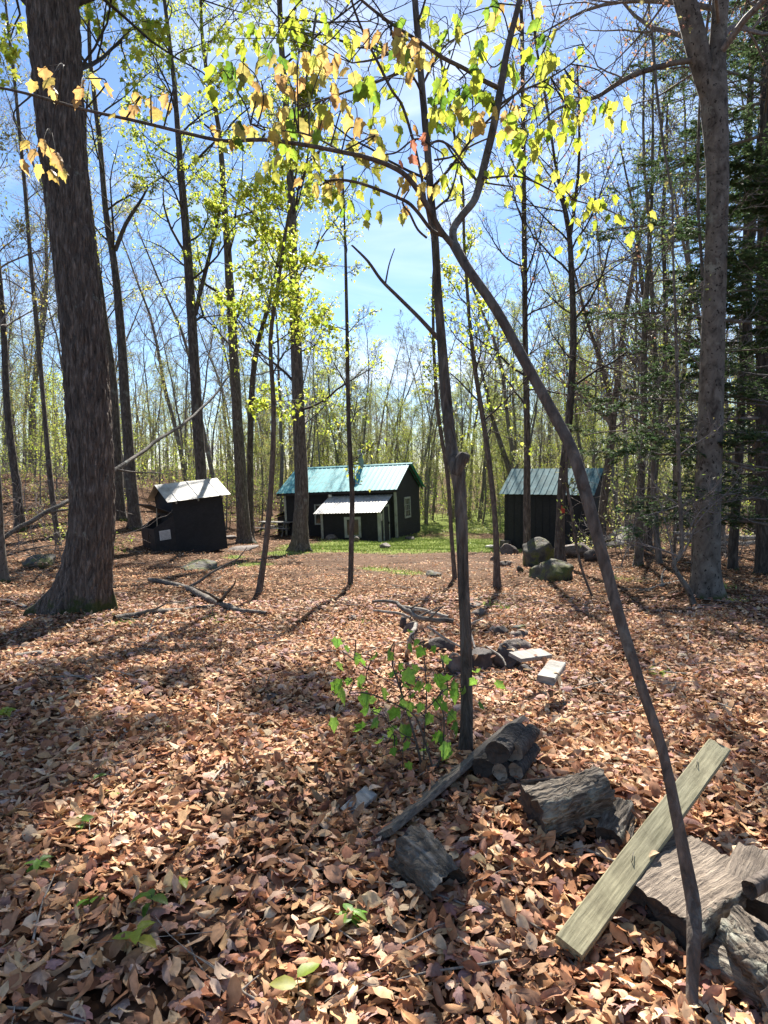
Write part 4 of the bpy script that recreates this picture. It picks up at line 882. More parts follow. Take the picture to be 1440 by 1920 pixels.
cl12 = [(120, 140, 2.55, 3, .085, O_), (160, 165, 2.55, 3, .09, O_), (52, 285, 2.55, 3, .085, O_), (98, 275, 2.55, 3, .085, O_), (250, 212, 2.6, 2, .075, O_), (285, 200, 2.6, 2, .075, O_), (322, 195, 2.6, 2, .09, O_),
        (410, 262, 2.65, 3, .07, O_), (440, 250, 2.65, 2, .08, GR), (495, 275, 2.7, 3, .08, O_), (470, 235, 2.7, 3, .09, O_), (520, 240, 2.75, 3, .09, O_), (420, 150, 2.7, 3, .10, GR), (455, 135, 2.75, 3, .10, MX),
        (490, 170, 2.75, 3, .10, O_), (540, 165, 2.75, 4, .10, O_), (500, 110, 2.9, 3, .10, MX), (560, 110, 2.8, 3, .10, O_), (600, 110, 2.8, 4, .11, O_), (600, 150, 2.8, 3, .10, O_), (650, 140, 2.85, 3, .10, O_), (610, 210, 2.85, 4, .10, O_), (650, 205, 2.85, 4, .11, O_), (560, 215, 2.8, 3, .10, MX), (690, 150, 2.9, 3, .10, GR),
        (735, 70, 2.95, 3, .10, O_), (770, 95, 2.95, 4, .10, O_), (785, 120, 3.0, 3, .10, O_), (745, 60, 3.0, 3, .09, MX), (690, 270, 2.85, 4, .09, OLIVE + O_), (670, 300, 2.85, 2, .08, OLIVE), (600, 335, 2.9, 4, .085, O_), (620, 365, 2.9, 3, .085, O_), (640, 385, 2.9, 3, .08, GR), (590, 315, 2.9, 3, .08, GR),
        (770, 270, 2.95, 4, .08, [(.5, .2, .12), (.55, .3, .1)]), (760, 350, 2.9, 3, .08, O_), (745, 400, 2.9, 2, .09, O_), (805, 345, 3.0, 3, .08, O_), (870, 45, 3.1, 4, .10, GR), (830, 160, 3.1, 3, .10, MIDG), (865, 165, 3.1, 4, .11, GR), (820, 215, 3.1, 3, .11, GR), (855, 225, 3.1, 3, .09, O_), (905, 190, 3.1, 4, .11, GR), (945, 195, 3.1, 3, .10, O_), (880, 225, 3.1, 3, .1, O_ + GR),
        (900, 110, 3.1, 3, .1, GR), (960, 120, 3.2, 3, .1, GR), (930, 20, 3.15, 3, .1, O_ + GR), (985, 30, 3.2, 2, .1, O_), (1005, 85, 3.2, 3, .10, GR), (1025, 105, 3.2, 4, .10, YG), (1060, 110, 3.3, 4, .10, YG), (1030, 150, 3.2, 4, .10, YG), (1055, 190, 3.2, 3, .10, YG), (1098, 190, 3.2, 4, .10, YG), (1125, 205, 3.2, 2, .09, GR), (1158, 198, 3.2, 4, .10, YG), (1052, 235, 3.2, 3, .10, GR), (1085, 238, 3.2, 4, .09, YG), (1000, 220, 3.2, 3, .1, YG),
        (985, 260, 3.2, 4, .10, YG), (1010, 270, 3.2, 3, .09, YG), (1000, 310, 3.2, 4, .09, YG), (1035, 335, 3.2, 4, .09, YG), (1080, 345, 3.2, 3, .08, YG), (1080, 385, 3.2, 3, .08, YG), (1125, 385, 3.3, 3, .08, YG), (1160, 405, 3.3, 2, .08, YG), (1192, 425, 3.3, 2, .08, YG), (1072, 425, 3.2, 4, .08, YG), (960, 330, 3.1, 3, .08, YG), (840, 340, 3, 2, .07, YG), (930, 310, 3, 2, .07, GR)]
cl12 = [(a_, b_, c_, d_ + 2, e_ * .64, (ORANGE + [(.50, .50, .12), (.44, .48, .09), (.54, .50, .12)] if (f_ is O_ and k_ % 2 and a_ > 400) else f_)) for k_, (a_, b_, c_, d_, e_, f_) in enumerate(cl12)]
near_cluster(root, off12, nodes12, cl12, rng)
# knobbed trunk in the middle
g8 = G(873, 1420)
t8 = [(873, 1420, 32), (875, 1360, 28), (875, 1300, 27), (873, 1180, 25), (869, 1100, 25), (866, 1000, 26), (862, 920, 27), (855, 872, 34), (848, 850, 27), (842, 800, 25), (836, 740, 24), (828, 640, 20), (822, 560, 18), (815, 440, 16), (808, 370, 16), (800, 260, 15), (790, 150, 14), (778, 0, 13), (770, -120, 11)]
WM = .86
p8, r8 = trace(t8, (g8[1], g8[1] + .5), 4); p8e, r8e = extend(p8, r8, 6.5, rng)
root = empty('knobbed_tree', tuple(g8), 'slender bark covered trunk with a cut knob in the centre foreground', 'tree')
link('trunk', trunk_mesh('trunk', p8e, r8e, M['bark_ash'], g8, 16, .2, .2, 4, rng, .035), root)
T = Tubes(); kp, kr = trace([(852, 890, 22), (862, 868, 28), (870, 856, 27), (873, 851, 20), (874, 848, 4)], g8[1] + .1, 3); T.add(kp, kr, 10); link('cut_stub', T.mesh('cut_stub', M['bark_ash'], g8), root)
nodes8 = []
for tp, Yr in [([(828, 642, 11), (790, 600, 9), (750, 560, 8), (715, 525, 7), (690, 490, 6), (660, 460, 4)], 3.9), ([(723, 530, 4), (730, 495, 3), (740, 466, 2)], 3.9),
               ([(786, 122, 8), (745, 138, 7), (700, 156, 6), (650, 172, 5), (600, 190, 4), (540, 212, 3), (500, 214, 2)], (4.2, 3.6)), ([(785, 118, 6), (740, 100, 5), (700, 112, 5), (660, 118, 3)], (4.2, 3.9)),
               ([(800, 270, 5), (830, 265, 5), (850, 290, 4), (875, 320, 4), (900, 340, 4), (960, 350, 3)], (4.1, 4.3)), ([(815, 300, 5), (850, 293, 4), (890, 270, 4), (950, 245, 3), (1010, 215, 3)], (4.1, 4.4)),
               ([(800, 262, 5), (775, 262, 4), (745, 285, 4), (720, 290, 3)], (4.1, 4.0)),
               ([(812, 452, 5), (800, 390, 6), (790, 330, 6), (775, 265, 6), (755, 200, 6), (735, 170, 6), (710, 120, 6), (690, 80, 5), (665, 20, 5), (650, -40, 4)], (3.8, 3.4)),
               ([(792, 160, 5), (830, 90, 4), (880, 60, 3), (930, 40, 2)], (4.1, 4.4))]:
    T = Tubes(); lp, lr = trace(tp, Yr, 4); T.add(lp, lr, 7); link('limb', T.mesh('limb', M['bark_smooth'], g8), root); nodes8.append(lp)
nodes8 = np.concatenate(nodes8); WM = 1.0
cl8 = [(x_, y_, 4.1 + rng.uniform(-.3, .4), rng.integers(4, 7), .068, YG) for x_, y_ in [(540, 225), (580, 240), (620, 240), (520, 60), (570, 50), (650, 60), (700, 90), (650, 90), (720, 190), (740, 220), (700, 250), (850, 110), (820, 60), (900, 70), (870, 290), (850, 330), (910, 340), (945, 260), (980, 225), (720, 300), (690, 330), (660, 390), (590, 280), (540, 280), (500, 300), (760, 130), (610, 20), (550, 20), (480, 60), (440, 90), (930, 60)]]
near_cluster(root, g8, nodes8, cl8, rng)
T, A, B, Cc = crown(p8e, r8e, 10, .7, 1.3, rng, (10, 50), 5, 3, .002); link('branches', T.mesh('branches', M['twig'], g8), root)
# thin whip crossing the view
whip = [(805, 446, 4), (800, 390, 5), (790, 330, 5), (775, 265, 6), (755, 200, 6), (735, 170, 6), (710, 120, 6), (690, 80, 5), (665, 20, 5), (650, -40, 4)]
# leafy foreground shrub
gs = G(790, 1455); rng = np.random.default_rng(81)
root = empty('maple_seedling', tuple(gs), 'leafy young maple shoot with thin stems left of the knobbed trunk', 'seedling')
T = Tubes(); nodes = []
Ysr = gs[1]
for tp, dy in [([(795, 1455, 5), (780, 1390, 5), (765, 1340, 4), (750, 1290, 4), (735, 1245, 3)], .05), ([(812, 1440, 4), (790, 1370, 4), (775, 1340, 3), (740, 1320, 3), (690, 1300, 3), (655, 1300, 2)], -.1), ([(795, 1455, 4), (795, 1390, 3), (800, 1300, 3), (795, 1230, 2), (793, 1195, 2)], .2),
               ([(820, 1440, 4), (830, 1400, 3), (832, 1340, 3), (815, 1310, 2)], .0), ([(780, 1390, 3), (745, 1370, 2), (715, 1340, 2)], 0), ([(800, 1330, 3), (840, 1290, 2), (880, 1285, 2), (920, 1290, 2)], .1), ([(750, 1290, 2), (690, 1255, 2), (640, 1220, 2)], .2), ([(785, 1400, 2), (740, 1410, 2), (715, 1418, 2)], -.05)]:
    lp, lr = trace(tp, (Ysr, Ysr + dy), 4); T.add(lp, lr, 5); nodes.append(lp)
link('stem', T.mesh('stem', M['bark_smooth'], gs), root); nodes = np.concatenate(nodes)
SG = [(.22, .44, .06), (.30, .52, .08), (.34, .56, .10), (.18, .36, .06)]
cls = [(x_, y_, Ysr + rng.uniform(-.15, .2), n_, s_, SG) for x_, y_, n_, s_ in [(730, 1240, 4, .085), (655, 1295, 4, .09), (690, 1300, 3, .08), (715, 1345, 5, .09), (640, 1222, 3, .07), (675, 1245, 2, .07), (795, 1200, 3, .05), (800, 1275, 5, .08), (830, 1270, 3, .08), (770, 1310, 3, .07), (760, 1355, 4, .08), (830, 1370, 5, .09), (825, 1325, 4, .08), (850, 1310, 3, .07), (900, 1288, 3, .07), (725, 1415, 3, .075), (820, 1420, 4, .08), (755, 1460, 1, .07), (760, 1400, 2, .07), (740, 1280, 3, .075), (785, 1300, 3, .07)]]
cls = [(a_, b_, c_, d_ + 1, e_ * .85, f_) for a_, b_, c_, d_, e_, f_ in cls]
near_cluster(root, gs, nodes, cls, rng)

# small seedlings on the litter
SEED = [(258, 1780, 'bright green seedling with four leaves near the bottom left', 4, .075, YG), (285, 1710, 'dark green seedling above the bright bottom left one', 4, .065, MIDG), (150, 1555, 'small rounded leaf seedling left of centre foreground', 4, .055, MIDG), (75, 1635, 'spreading green seedling near the left edge in shade', 6, .055, SG),
        (658, 1735, 'upright green seedling left of the rotten stump', 8, .055, SG), (558, 1880, 'single bright green leaf shoot at the bottom edge', 2, .08, YG), (185, 1460, 'tiny sunlit seedling on the litter at mid left', 3, .04, SG), (215, 1495, 'pair of tiny green leaves left of the long stick end', 3, .045, SG), (12, 1340, 'green fern like tuft at the left edge', 7, .06, YG),
        (340, 1668, 'tiny lime shoot between dark leaves', 2, .05, YG), (168, 1710, 'small pale green shoot in the deep shade at left', 3, .05, SG), (318, 1385 - 20, 'tiny green sprout in the middle left litter', 2, .035, YG)]
for px, py, lab, n_, sz, cols in SEED:
    g = G(px, py + 10); root = empty('seedling', tuple(g), lab, 'seedling'); hh = sz * 1.1
    T = Tubes(); T.add(np.array([g + [0, 0, -.02], g + [.004, 0, hh * .5], g + [0, 0, hh]]), np.array([.002, .0018, .0014]), 5); link('stem', T.mesh('stem', M['twig'], g), root)
    LV = Leaves(); az = np.arange(n_) * 2.4 + rng.uniform(0, 6); k_ = np.arange(n_) / max(n_, 1)
    pos = g + np.c_[np.zeros(n_), np.zeros(n_), hh * (1 - .5 * k_)]; LV.add(pos, np.c_[np.cos(az), np.sin(az), np.full(n_, .25)], sz, pal(n_, cols, rng), OVAL, roll=np.array([0, 0, 1.0]), rng=rng, wid=1.1)
    link('foliage', LV.mesh('foliage', M['leaf'], g), root)

# ================================================================== ROCKS
def rock(px, py, wpx, hpx, label, mat='stone', name='rock', seed=0, cat='rock', group=None, Yb=None, depth=1.0, flat=0, loc=None, sink=.25):
    rng = np.random.default_rng(seed + 500); g = G(px, py) if loc is None else np.array(loc)
    if Yb: g = P(px, py, Yb)
    s_ = PXM(g[1]); sx, sz = wpx * s_ / 2, hpx * s_
    import bmesh
    bm = bmesh.new(); bmesh.ops.create_icosphere(bm, subdivisions=4 if wpx > 60 else 3, radius=1)
    pl = rng.normal(size=(14, 3)); pl /= np.linalg.norm(pl, axis=1, keepdims=True); dd = rng.uniform(.55, .85, 14); fr = rng.normal(size=(5, 3)) * 2.6; phs = rng.uniform(0, 6, 5)
    for v_ in bm.verts:
        c = np.array(v_.co); 
        for n0, d0 in zip(pl, dd):
            e = c @ n0 - d0
            if e > 0: c = c - n0 * e
        nn = sum(math.sin(float(c @ f_) * 1.6 + p_) for f_, p_ in zip(fr, phs)) / 5
        c = c * (1.1 + .12 * nn + .035 * math.sin(11 * c[0] + 7 * c[2]) * math.cos(9 * c[1]))
        v_.co = (c[0] * sx, c[1] * sx * depth, c[2] * sz * (.5 + sink) )
    me = bpy.data.meshes.new(name); bm.to_mesh(me); bm.free(); me.materials.append(M[mat]); me.polygons.foreach_set('use_smooth', [True] * len(me.polygons))
    o = link(name, me, None, (g[0], g[1], g[2] + sz * (.5 - sink)), (rng.uniform(-.15, .15), rng.uniform(-.15, .15), rng.uniform(0, 6.3) if depth == 1 else rng.uniform(-.3, .3)))
    return tag(o, label, cat, group)
rock(1008, 1060, 84, 50, 'large green mossy boulder beneath the red marked tree', 'mossy_rock', 'boulder', 1, 'boulder')
rock(1036, 1086, 86, 34, 'low dark mossy rock in front of the large boulder', 'mossy_rock', 'boulder', 2, 'boulder')
FR = 'stones of the old fire ring'
for i, (px, py, w_, h_, mt, lab) in enumerate([
    (770, 1190, 30, 26, 'stone', 'upright grey stone at the left end of the fire ring'), (757, 1178, 24, 22, 'stone_dark', 'small dark stone behind the left end of the fire ring'),
    (790, 1215, 26, 16, 'stone', 'small grey stone under the sticks in the fire ring'), (828, 1222, 58, 26, 'stone_dark', 'flat dark slab stone at the front left of the fire ring'),
    (850, 1262, 36, 38, 'stone', 'pinkish stone low beside the knobbed trunk in the fire ring'), (900, 1252, 66, 40, 'stone_dark', 'large black stone at the front of the fire ring'),
    (948, 1250, 62, 42, 'stone_dark', 'large dark brown stone touching the grey plank'), (968, 1218, 52, 24, 'stone', 'brown stone behind the grey plank'),
    (975, 1196, 36, 16, 'stone', 'tan stone at the right rim of the fire ring'), (972, 1183, 34, 12, 'mossy_rock', 'thin mossy stone at the back right of the ring'), (938, 1192, 32, 22, 'stone_dark', 'round dark red stone inside the right rim'),
    (902, 1155, 36, 18, 'stone', 'tan stone at the back of the fire ring'), (882, 1140, 40, 10, 'stone', 'flat pale stone at the far back of the ring'), (985, 1262, 34, 20, 'stone_dark', 'black charred chunk under the white plank')]):
    rock(px, py, w_, h_, lab, mt, 'fire_ring_stone', 20 + i, 'stone', FR)
for i, (px, py, w_, h_, mt, lab) in enumerate([
    (955, 1040, 34, 22, 'stone', 'reddish stone at the left foot of the right shed'), (970, 1025, 38, 18, 'stone', 'pale stone below the corner of the right shed'), (1000, 1018, 40, 14, 'stone', 'stone heaped behind the large boulder'),
    (1035, 1018, 40, 20, 'stone', 'grey stone between the slender trunk and the red marked tree'), (1085, 1040, 60, 22, 'stone', 'broad brown stone right of the red marked tree'), (1110, 1050, 34, 18, 'stone_dark', 'dark stone under the leaning sapling by the shed'), (975, 1072, 12, 12, 'mossy_rock', 'small green ball of moss at the boulder foot'), (1018, 1012, 30, 16, 'stone', 'small stone by the shed wall')]):
    rock(px, py, w_, h_, lab, mt, 'rock', 50 + i)
for i, (px, py, w_, h_, lab) in enumerate([(930, 1052, 22, 14, 'reddish rubble stone left of the shed stones'), (946, 1062, 26, 12, 'low rubble stone under the shed stones'), (985, 1008, 24, 10, 'small flat stone against the shed wall'), (1060, 1022, 26, 14, 'tan stone right behind the red marked tree'), (1096, 1028, 30, 14, 'flat tan stone at the shed right foot'), (1128, 1048, 26, 12, 'grey stone just right of the leaning sapling')]): rock(px, py, w_, h_, lab, 'stone', 'rock', 90 + i)
rock(78, 1062, 62, 24, 'low mossy mound left of the thick maple', 'mossy_rock', 'mossy_mound', 60, 'rock'); rock(58, 1063, 16, 10, 'small pale stone left of the mossy mound', 'stone', 'rock', 61); rock(72, 1066, 16, 8, 'small round stone before the mossy mound', 'stone', 'rock', 62)
rock(372, 1068, 76, 13, 'flat mossy stump of a felled tree in the clearing', 'mossy_rock', 'stump', 63, 'stump')
rock(813, 1082, 36, 12, 'tiny dark mossy stump in the middle of the path', 'mossy_rock', 'stump', 64, 'stump')
rock(505, 1312, 34, 10, 'flat pinkish stone sunk in the leaf litter', 'stone', 'rock', 65); rock(662, 1162, 22, 8, 'grey flat stone in the path', 'stone', 'rock', 66)
for i, (px, py, w_, h_, lab) in enumerate([(622, 1012, 26, 10, 'light stone at the left foot of the lean to wall'), (668, 1016, 12, 9, 'white round stone under the lean to window'), (768, 1012, 20, 7, 'pale flat stone by the entry door'), (722, 1028, 22, 10, 'grey stone before the entry corner')]):
    rock(px, py, w_, h_, lab, 'stone', 'rock', 70 + i)
for i, (px, py, w_, h_, lab) in enumerate([(432, 1010, 24, 6, 'flat light paving stone beside the tilted shed'), (452, 1032, 60, 8, 'long flat stone at the foot of the grey trunk')]):
    rock(px, py, w_, h_, lab, 'stone', 'paving_stone', 80 + i, 'paving stone')

# ================================================================== BOARDS, LOGS, STICKS
def frame_from(a, b, up):
    x_ = (b - a); L = x_.length; x_.normalize(); z_ = (Vector(up) - x_ * Vector(up).dot(x_)).normalized(); y_ = z_.cross(x_)
    m_ = Matrix((x_, y_, z_)).transposed().to_4x4(); m_.translation = a; return m_, L
def board(name, label, a, b, w_, t_, up, mat, cat='board', bend=.0, seg=10, group=None, ragged=.0):
    a, b = Vector(a), Vector(b); m_, L = frame_from(a, b, up); V = []; rngb = random.Random(hash(label) % 1000 if False else len(label))
    for i in range(seg + 1):
        f = i / seg; x_ = f * L; zz = bend * math.sin(math.pi * f); ww = w_ / 2 * (1 + rngb.uniform(-1, 1) * .012)
        e = ragged * rngb.uniform(-1, 1) if i in (0, seg) else 0
        ch = t_ * .12
        for k_, (yy, z_) in enumerate([(-ww + ch, 0), (ww - ch, 0), (ww, ch), (ww, t_ - ch), (ww - ch, t_), (-ww + ch, t_), (-ww, t_ - ch), (-ww, ch)]):
            V.append((x_ + (e if k_ % 2 else -e) * .5, yy, z_ + zz))
    F = []
    for i in range(seg):
        for j in range(8): F.append([i * 8 + j, i * 8 + (j + 1) % 8, (i + 1) * 8 + (j + 1) % 8, (i + 1) * 8 + j])
    F.append(list(range(8))); F.append([seg * 8 + j for j in range(8)][::-1])
    me = bpy.data.meshes.new(name); me.from_pydata(V, [], F)
    import bmesh
    bm = bmesh.new(); bm.from_mesh(me); bmesh.ops.recalc_face_normals(bm, faces=bm.faces); bm.to_mesh(me); bm.free(); me.materials.append(M[mat])
    o = link(name, me); o.matrix_world = m_; return tag(o, label, cat, group)
# big mossy board resting on the log pile
A_ = PG(1064, 1786, .045); B_ = P(1346, 1406, 2.95)
B1 = board('mossy_board', 'long grey green weathered plank leaning over the split logs', A_, B_, .094, .034, (-.25, -.75, 1), 'mossy_board')
for fx, wy, bz in ((.33, .0, .03), (.83, .02, .03)):
    L = (Vector(B_) - Vector(A_)).length; T = Tubes(); T.add(np.array([[L * fx, wy, .03], [L * fx + .004, wy, .046], [L * fx + .02, wy + .008, .047], [L * fx + .042, wy + .012, .04]]), np.full(4, .0014), 5)
    link('bent_nail', T.mesh('bent_nail', M['nail']), B1)
A_ = G(716, 1592); A_[2] += .01; B_ = P(968, 1358, 3.72)
vw = (np.array(A_) + B_) / 2 - [0, 0, EYE]; nn_ = np.cross(np.array(B_) - A_, vw); nn_ /= np.linalg.norm(nn_)
board('edge_board', 'dark weathered plank standing on edge from the litter to the small logs', A_ + [0, 0, .02], B_, .15, .026, tuple(nn_ * 1.0 - .33 * vw / np.linalg.norm(vw)), 'old_wood')
A_ = G(652, 1532); B_ = P(695, 1488, 2.95)
board('board_offcut', 'short weathered board offcut lying in the litter', A_ + [0, 0, .01], B_, .075, .02, (-.1, -.4, 1), 'grey_wood', ragged=.02)
A_ = P(966, 1243, 5.05); B_ = P(1022, 1228, 5.3); board('plank_piece', 'short grey plank resting on the dark fire ring stone', A_ + [0, 0, .03], B_, .12, .03, (0, -.35, 1), 'grey_wood', ragged=.03)
A_ = P(1022, 1293, 4.55); B_ = P(1044, 1252, 5.0); board('plank_piece', 'short sun bleached white plank right of the fire ring', A_ + [0, 0, .04], B_, .12, .05, (0, -.3, 1), 'grey_wood', ragged=.03)
# scrap boards by right shed
for i, (a, b, lab) in enumerate([((1135, 1022, 22), (1215, 1008, 22.6), 'lowest grey board of the scrap heap'), ((1132, 1012, 22.2), (1175, 992, 22), 'left tilted board of the scrap heap'), ((1160, 1020, 21.8), (1172, 990, 22.6), 'wide pale board in the middle of the scrap heap'), ((1175, 1014, 22.1), (1220, 992, 22.4), 'right tilted board of the scrap heap'), ((1150, 1000, 22.1), (1190, 990, 22.3), 'topmost thin board of the scrap heap')]):
    board('scrap_board', lab, P(*a), P(*b), .3 if i == 2 else .16, .03, (0, -.8, 1), 'grey_wood', group='boards of the scrap heap')

def log(name, label, a, b, r0, r1, mat='bark_log', endmat='end_dark', seed=0, split=None, cat='log', group=None, k=30, seg=10, rough=.05, hollow=0):
    """log from a to b; split=(angle,offset): flat cut plane"""
    rng = np.random.default_rng(seed + 900); a = Vector(a); b = Vector(b); m_, L = frame_from(a, b, (0.1, .2, 1)); ph = rng.uniform(0, 6, 6); V = np.zeros((seg + 1, k, 3)); isf = np.zeros((seg + 1, k), bool)
    for i in range(seg + 1):
        f = i / seg; r_ = r0 + (r1 - r0) * f
        for j in range(k):
            th = 2 * math.pi * j / k; rr = r_ * (1 + rough * (math.sin(2 * th + ph[0]) * 1.4 + math.sin(3 * th + ph[1] + f * 2) + .7 * math.sin(5 * th + ph[2] - f * 3) + .5 * rng.normal()))
            y_, z_ = rr * math.cos(th), rr * math.sin(th)
            if split:
                n0 = (math.cos(split[0]), math.sin(split[0])); e = y_ * n0[0] + z_ * n0[1] - split[1] * r_ * (1 + .12 * math.sin(f * 7 + ph[3]) + .05 * rng.normal())
                if e > 0: y_ -= n0[0] * e; z_ -= n0[1] * e; isf[i, j] = True
            e = 0
            if i in (0, seg): e = rng.normal() * r_ * .06
            V[i, j] = (f * L + e, y_, z_)
    gi = np.arange((seg + 1) * k).reshape(seg + 1, k); a0 = gi[:-1]; a1 = gi[1:]
    q_ = np.stack([a0, np.roll(a0, -1, 1), np.roll(a1, -1, 1), a1], -1).reshape(-1, 4)
    fm = (isf[:-1] & np.roll(isf, -1, 1)[:-1] & isf[1:]).reshape(-1).astype(int)
    sm = 'split_red' if endmat == 'end_red' else 'split_wood'
    me = mesh_arrays(name, V.reshape(-1, 3), [q_[:, ::-1]], [M[mat], M[sm]], fm=fm)
    o = link(name, me); o.matrix_world = m_; tag(o, label, cat, group)
    for e_, ring in ((0, V[0]), (1, V[-1])):
        c = ring.mean(0); rings = [ring]; dirn = 1 if e_ == 0 else -1
        for s_, dp in ((.75, .004), (.45, .012), (.15, .015)):
            q = c + (ring - c) * s_; q[:, 0] += dirn * (dp + hollow * (1 - s_) * L * .5) + rng.normal(size=k) * .003; rings.append(q)
        VV = np.concatenate(rings + [(c + [dirn * hollow * L * .5, 0, 0])[None]]); gi2 = np.arange(4 * k).reshape(4, k); b0, b1_ = gi2[:-1], gi2[1:]
        qq = np.stack([b0, np.roll(b0, -1, 1), np.roll(b1_, -1, 1), b1_], -1).reshape(-1, 4); tt = np.stack([gi2[3], np.roll(gi2[3], -1), np.full(k, 4 * k)], -1)
        if e_ == 0: qq = qq[:, ::-1]; tt = tt[:, ::-1]
        link('cut_end', mesh_arrays('cut_end', VV, [qq[:, ::-1], tt[:, ::-1]], M['end_dark' if endmat == 'end_dark' else 'end_pale']), o)
    return o
log('firewood_log', 'thick pale barked log with a black end facing left', PG(1000, 1534, .07), PG(1132, 1488, .11), .105, .10, seed=1, rough=.09, seg=18, k=48)
log('firewood_log', 'short pale grey log with two knuckles beside the thick log', PG(1140, 1572, .05), PG(1166, 1515, .05), .045, .05, seed=2, rough=.08)
log('firewood_log', 'thin grey log tucked right of the knuckled one', PG(1172, 1578, .03), PG(1184, 1532, .03), .028, .028, seed=22)
log('split_log', 'broad split log with weathered grain beneath the mossy plank', PG(1228, 1706, .09), PG(1362, 1622, .11), .14, .13, seed=3, split=(R(100), .3), rough=.08, seg=18, k=44)
log('split_log', 'pale split log behind the leaning sapling', PG(1206, 1612, .09), PG(1300, 1586, .09), .09, .08, seed=4, split=(R(95), .3), endmat='end_pale')
log('split_log', 'mossy barked split log at the bottom right corner', PG(1398, 1748, .09), PG(1500, 1860, .10), .105, .12, seed=5, split=(R(60), .5), rough=.09, seg=18, k=44, endmat='end_pale')
log('split_log', 'rough bark slab standing at the right edge', PG(1395, 1690, .12), PG(1430, 1600, .16), .09, .08, seed=6, split=(R(90), .3))
log('firewood_log', 'thin smooth branch log poking in from the right edge', PG(1405, 1668, .26), PG(1500, 1610, .28), .028, .03, 'bark_smooth', seed=7)
log('split_log', 'dark log buried below the mossy corner log', PG(1345, 1800, .02), PG(1470, 1880, .03), .07, .08, seed=8)
log('split_log', 'reddish split log behind the thick pale barked log', PG(975, 1466, .05), PG(1088, 1458, .06), .05, .045, seed=9, split=(R(80), .2), endmat='end_red')
for i, (px, py, hh_, r_, lab) in enumerate([(932, 1412, .17, .055, 'highest charred log end beside the standing plank'), (962, 1412, .15, .045, 'charred log to the right of the highest one'), (937, 1448, .08, .038, 'small round charred log below the highest one'), (966, 1446, .08, .036, 'small round log on the right of the charred pile'), (905, 1440, .09, .05, 'lowest left charred log under the plank'), (948, 1474, .02, .04, 'half buried charred log at the foot of the pile')]):
    a_ = PG(px, py, hh_); log('charred_log', lab, a_, a_ + np.array([.14, .26, .0]), r_, r_ * .9, 'char', 'end_dark' if i in (0, 4) else 'end_pale', seed=30 + i, group='charred logs by the standing plank', seg=6, k=18)
log('rotten_stump', 'crumbling hollow rotten log section alone in the litter', PG(842, 1672, .04), PG(768, 1596, .08), .08, .095, 'rotten', seed=12, rough=.10, hollow=.9, seg=16, k=44)
def stick(label, pts, seed=0, name='stick', mat='dead_wood', lift=.012, group=None, Ys=None, fork=0, wmul=1):
    rng = np.random.default_rng(seed + 40); A = []
    for q in pts:
        if len(q) == 4: p = P(q[0], q[1], q[3])
        else: p = G(q[0], q[1]); p[2] += lift
        A.append([*p, q[2] * wmul * .5 * PXM(p[1])])
    A = catmull(A, 4); off = A[0, :3].copy(); T = Tubes(); A[1:-1, :3] += rng.normal(size=(len(A) - 2, 3)) * A[:, 3].mean() * .25; T.add(A[:, :3], np.maximum(A[:, 3], .002), 8)
    for j in range(fork):
        i = rng.integers(2, len(A) - 2); d = A[i + 1, :3] - A[i, :3]; d /= np.linalg.norm(d); d = d + rng.normal(size=3) * .6; d[2] = abs(d[2]) * .5
        L = rng.uniform(.1, .35) * np.linalg.norm(A[-1, :3] - A[0, :3]); b_ = grow(A[i, :3][None], d[None], np.array([L]), 6, .15, 0, rng); T.add(b_, taper(A[i, 3][None] * .6, 6, .2), 5)
    o = link(name, T.mesh(name, M[mat], off), None, tuple(off)); return tag(o, label, 'stick', group)
stick('long pale stick lying across the litter at the left', [(0, 1432, 6), (60, 1450, 7), (130, 1452, 8), (200, 1462, 9), (240, 1458, 8), (278, 1452, 5)], 1)
stick('dark grey stick pointing down right in mid litter', [(296, 1380, 7), (330, 1393, 9), (370, 1412, 9), (420, 1440, 7), (480, 1465, 6), (525, 1475, 4)], 2)
stick('short brown stick above the long pale one', [(160, 1425, 6), (190, 1415, 8), (240, 1403, 6)], 3, mat='bark_smooth')
stick('thick mossy branch lying right of the maple roots', [(280, 1092, 8), (330, 1102, 10), (370, 1118, 13), (400, 1135, 14), (440, 1150, 12), (500, 1158, 7)], 4, fork=4, mat='bark_stick', lift=.05)
stick('grey root like branch before the maple foot', [(215, 1165, 12), (260, 1158, 14), (320, 1150, 12), (400, 1140, 5)], 5, fork=3, mat='bark_stick', lift=.03)
stick('pale twig in front of the maple roots', [(245, 1225, 5), (270, 1205, 6), (290, 1183, 4)], 6, fork=1)
stick('half buried log piece at the left edge under the maple', [(-10, 1238, 12), (60, 1232, 14), (110, 1232, 10), (165, 1236, 5)], 7)
stick('short dead stick at the left edge beside the maple', [(-10, 1125, 6), (20, 1130, 7), (50, 1142, 8)], 8)
stick('curved forked branch on top of the fire ring', [(698, 1128, 5, 6.4), (735, 1128, 7, 6.3), (760, 1145, 9, 6.1), (790, 1160, 10, 6.0), (850, 1165, 10, 6.0)], 9, fork=4, mat='bark_stick')
stick('straight thick stick behind the forked branch in the ring', [(752, 1138, 7, 6.5), (800, 1146, 9, 6.4), (840, 1158, 10, 6.3)], 10)
stick('upright pale stick leaning on the fire ring left side', [(762, 1234, 8), (770, 1200, 9, 5.5), (780, 1170, 8, 5.8)], 11)
stick('thin white root like stick by the white plank', [(1058, 1328, 8), (1056, 1305, 8), (1050, 1280, 6)], 12)
stick('grey branch lying behind the thick pale barked log', [(1110, 1470, 9, 3.35), (1160, 1487, 13, 3.25), (1200, 1508, 12, 3.15), (1235, 1530, 9, 3.0)], 13)
